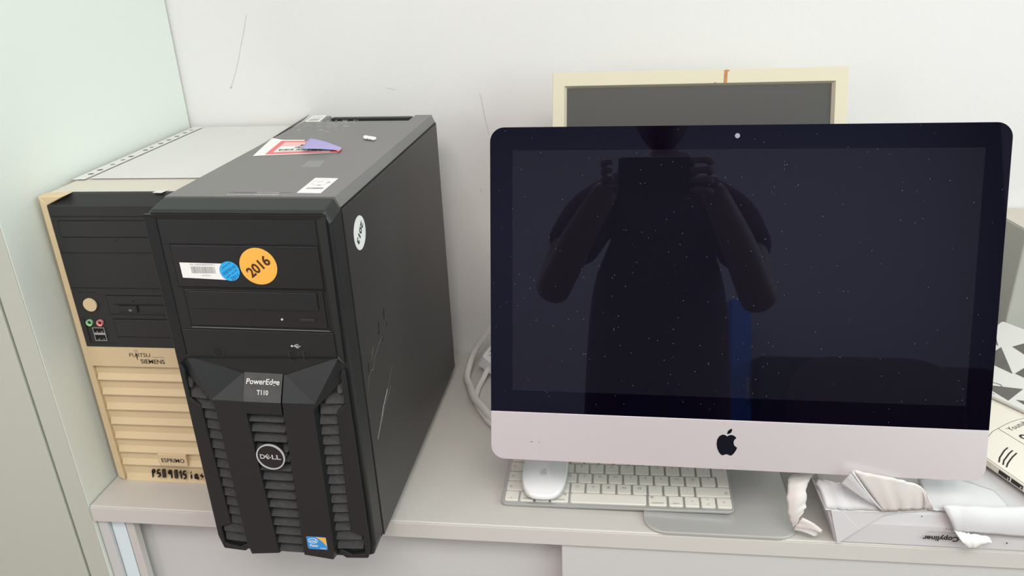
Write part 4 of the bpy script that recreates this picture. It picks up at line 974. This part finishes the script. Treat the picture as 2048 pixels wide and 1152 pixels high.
# phone, flat in the camera's own plane just behind the lens
phf = Frame(cam.location - V((PX, PY, 0)), _R @ V((1, 0, 0)), _R @ V((0, 1, 0)))
def hand(side):
    pal = V(W(.628, -1.190, .640)) if side < 0 else V(W(.838, -1.190, .640))
    cx = -.014 if side < 0 else .151
    vs = [pal]; es = []; rs = [(.024, .016)]
    base = phf.at(cx + side * .024, .008, .030)
    ms_ = []
    pv = [pal, base, phf.at(cx + side * .026, .020, .028)]
    ms_.append(skin([tuple(p) for p in pv], [(0, 1), (1, 2)], [(.026, .018), (.030, .015), (.026, .013)], 'skin', 'palm'))
    for k, l in enumerate((.95, 1.05, 1.0, .82)):
        y0 = .050 - .021 * k if side > 0 else .046 - .018 * k
        p0 = phf.at(cx + side * .024, y0 - .006, .026); p1 = phf.at(cx + side * .034, y0, .014 * l); p2 = phf.at(cx + side * .020, y0 + .004, .004 if side > 0 else .012); p3 = phf.at(cx + side * (-.012 * l if side > 0 else .0075), y0 + .004, -.006 if side > 0 else .012)
        ms_.append(skin([tuple(p) for p in (p0, p1, p2, p3)], [(0, 1), (1, 2), (2, 3)], [.0095, .0090, .0082, .0068], 'skin', 'finger'))
    t0 = phf.at(cx + side * .022, -.010, .032); t1 = phf.at(cx + side * .006, -.014, .030); t2 = phf.at(cx - side * .014, -.004, .0215)
    ms_.append(skin([tuple(p) for p in (t0, t1, t2)], [(0, 1), (1, 2)], [.013, .011, .009], 'skin', 'thumb'))
    return ms_
parts += hand(-1) + hand(1)
bodyo = fromme(parts, 'skin', 'body', pr)
# clothes
sv = [bv[i] for i in (0, 1, 2, 3, 6, 7, 8, 13, 14, 15)]; sv = list(sv)
sv[0] = W(.745, -1.57, .00); 
te = [(0, 1), (1, 2), (2, 3), (3, 4), (4, 5), (5, 6), (3, 7), (7, 8), (8, 9)]
sm_ = skin([tuple(v) for v in sv], te, [(.205, .140), (.195, .135), (.180, .125), (.170, .122), .098, .082, .070, .098, .082, .070], 'shirt', 's')
fromme([sm_], 'shirt', 'shirt', pr)
tv = [bv[i] for i in (0, 20, 21, 22, 23, 24, 26, 27, 28, 29, 30)]
tv[0] = W(.745, -1.57, .06)
te = [(0, 1), (1, 2), (2, 3), (3, 4), (4, 5), (0, 6), (6, 7), (7, 8), (8, 9), (9, 10)]
tm = skin([tuple(v) for v in tv], te, [(.140, .105), .105, .095, .076, .072, .064, .105, .095, .076, .072, .064], 'jeans', 't')
fromme([tm], 'jeans', 'trousers', pr)
hr = G(); rr = []
for i in range(14):
    ring_ = []
    for k in range(40):
        a = math.pi * (i + .02) / 24.04; b = 2 * math.pi * k / 40; front = max(0, math.sin(b))
        p = head_pt(a * (1 - .38 * front ** 2), b) - hc; ring_.append(hc + p * 1.08 + V((0, -.004, .004)))
    rr.append(ring_)
hr.loft(rr, 'hair', cap=False); hr.build('hair', pr, smooth=True, solid=.004)
for s_ in (-1, 1):
    e_ = G(); ec = hc + V((s_ * .031, .0745, .012)); e_.loft([[ec + V((.011 * math.sin(a) * math.cos(b), .011 * math.sin(a) * math.sin(b), .011 * math.cos(a))) for b in [2 * math.pi * k / 12 for k in range(12)]] for a in [math.pi * (j + .02) / 8.04 for j in range(9)]], 'eye'); e_.build('eye', pr, smooth=True)
for s_ in (-1, 1):
    e_ = G(); sx = .745 + s_ * .107
    rr = [[V(W(sx + w_ * math.cos(q), cy_ + l_ * math.sin(q), z_)) for q in [2 * math.pi * k / 20 for k in range(20)]] for w_, l_, cy_, z_ in ((.050, .140, -1.53, -.739), (.052, .142, -1.53, -.715), (.044, .125, -1.535, -.690), (.040, .060, -1.585, -.655), (.040, .045, -1.60, -.630))]
    e_.loft(rr, 'hole'); e_.build('shoe', pr, smooth=True)
ph = thing('smartphone', 'black smartphone held sideways by the person mirrored in the screen', 'phone', tuple(cam.location - _R @ V((0, 0, -1)) * .0))
fph = Frame((0, 0, 0), _R @ V((1, 0, 0)), _R @ V((0, 1, 0)))
g = G().prism(fph, rrect(-.0100, .1500, -.0195, .0605, .009, 6), .0040, .0120, 'phone'); g.build('phone_body', ph, bevel=.0015)
G().ring(fph, circ(0, 0, .0075, 24), circ(0, 0, .0055, 24), .0030, .0040, 'hole').build('camera_ring', ph)
G().ring(fph, circ(.022, 0, .0075, 24), circ(.022, 0, .0055, 24), .0030, .0040, 'hole').build('camera_ring', ph)

# ------------------------------------------------------------------ office chairs behind the photographer (mirrored)
def chair(x, y, rz, label, back_h=1.0, hw_=.24):
    t = thing('office_chair', label, 'chair', (x, y, 0), rz, 'office chairs behind the photographer')
    fb_ = Frame((0, -.235, 0), (1, 0, 0), (0, .0, 1))
    g = G(); o_ = rrect(-hw_, hw_, .50, back_h, .16, 8)
    g.loft([[V((x_, .20 + .05 * (x_ / .24) ** 2 * -1, z_)) for x_, z_ in o_], [V((x_ * 1.02, .24 - .05 * (x_ / .24) ** 2, z_)) for x_, z_ in o_], [V((x_ * .95, .27 - .05 * (x_ / .24) ** 2, z_ * .99)) for x_, z_ in o_]], 'chairfab')
    g.build('backrest', t, bevel=.01, smooth=True)
    G().prism(fg, rrect(-.25, .25, -.25, .22, .08, 6), .42, .50, 'chairfab').build('seat', t, bevel=.02, seg=3)
    G().tube([(0, .0, .08), (0, 0, .42)], .028, 'black').build('post', t)
    G().box(-.03, .03, .20, .235, .44, .62, 'black').build('back_support', t)
    for s_ in (-1, 1): G().tube(spline([(s_ * .24, .10, .46), (s_ * .29, .10, .52), (s_ * .29, .10, .66), (s_ * .29, -.05, .70), (s_ * .29, -.16, .69)], 5), .017, 'black').build('armrest', t, smooth=True)
    for k in range(5):
        a = 2 * math.pi * k / 5; l_ = G().tube([(0, 0, .09), (.30 * math.cos(a), .30 * math.sin(a), .065)], [.028, .018], 'black').build('leg', t)
        G().tube([(.29 * math.cos(a), .29 * math.sin(a) - .012, .028), (.29 * math.cos(a), .29 * math.sin(a) + .012, .028)], .027, 'hole', 16).build('castor', l_)
chair(1.52, -2.35, rad(185), 'dark office chair with rounded back, nearest in the screen reflection', T + .375, .29)
chair(2.05, -2.85, rad(175), 'darker office chair half hidden at the right of the screen reflection', T + .38)
bc = thing('storage_locker', 'blue metal locker narrow and standing beside the person in the screen reflection', 'locker', (1.155, Y0 + .16, 0))
G().box(-.045, .045, -.15, .15, .03, T + .66, 'bluepaint').build('locker_body', bc, bevel=.004)
G().box(-.040, .040, .151, .158, .05, T + .64, 'bluepaint').build('locker_door', bc, bevel=.002)
G().box(.02, .03, .158, .170, .95, 1.05, 'steel').build('handle', bc)
for s_ in (-1, 1):
    for q in (-1, 1): G().box(s_ * .03 - .012, s_ * .03 + .012, q * .12 - .015, q * .12 + .015, 0, .031, 'hole').build('foot', bc)

lc = thing('low_cabinet', 'dark low cabinet behind the chairs in the screen reflection', 'cabinet', (1.42, Y0 + .23, 0))
G().box(-.20, .20, -.2, .2, .04, T + .40, 'charcoal').build('cabinet_body', lc, bevel=.004)
for s_ in (-1, 1): G().box(s_ * .10 - .095, s_ * .10 + .095, .201, .216, .06, T + .385, 'charcoal').build('cabinet_door', lc, bevel=.002)
G().box(-.19, .19, -.18, .18, 0, .04, 'hole').build('plinth', lc)
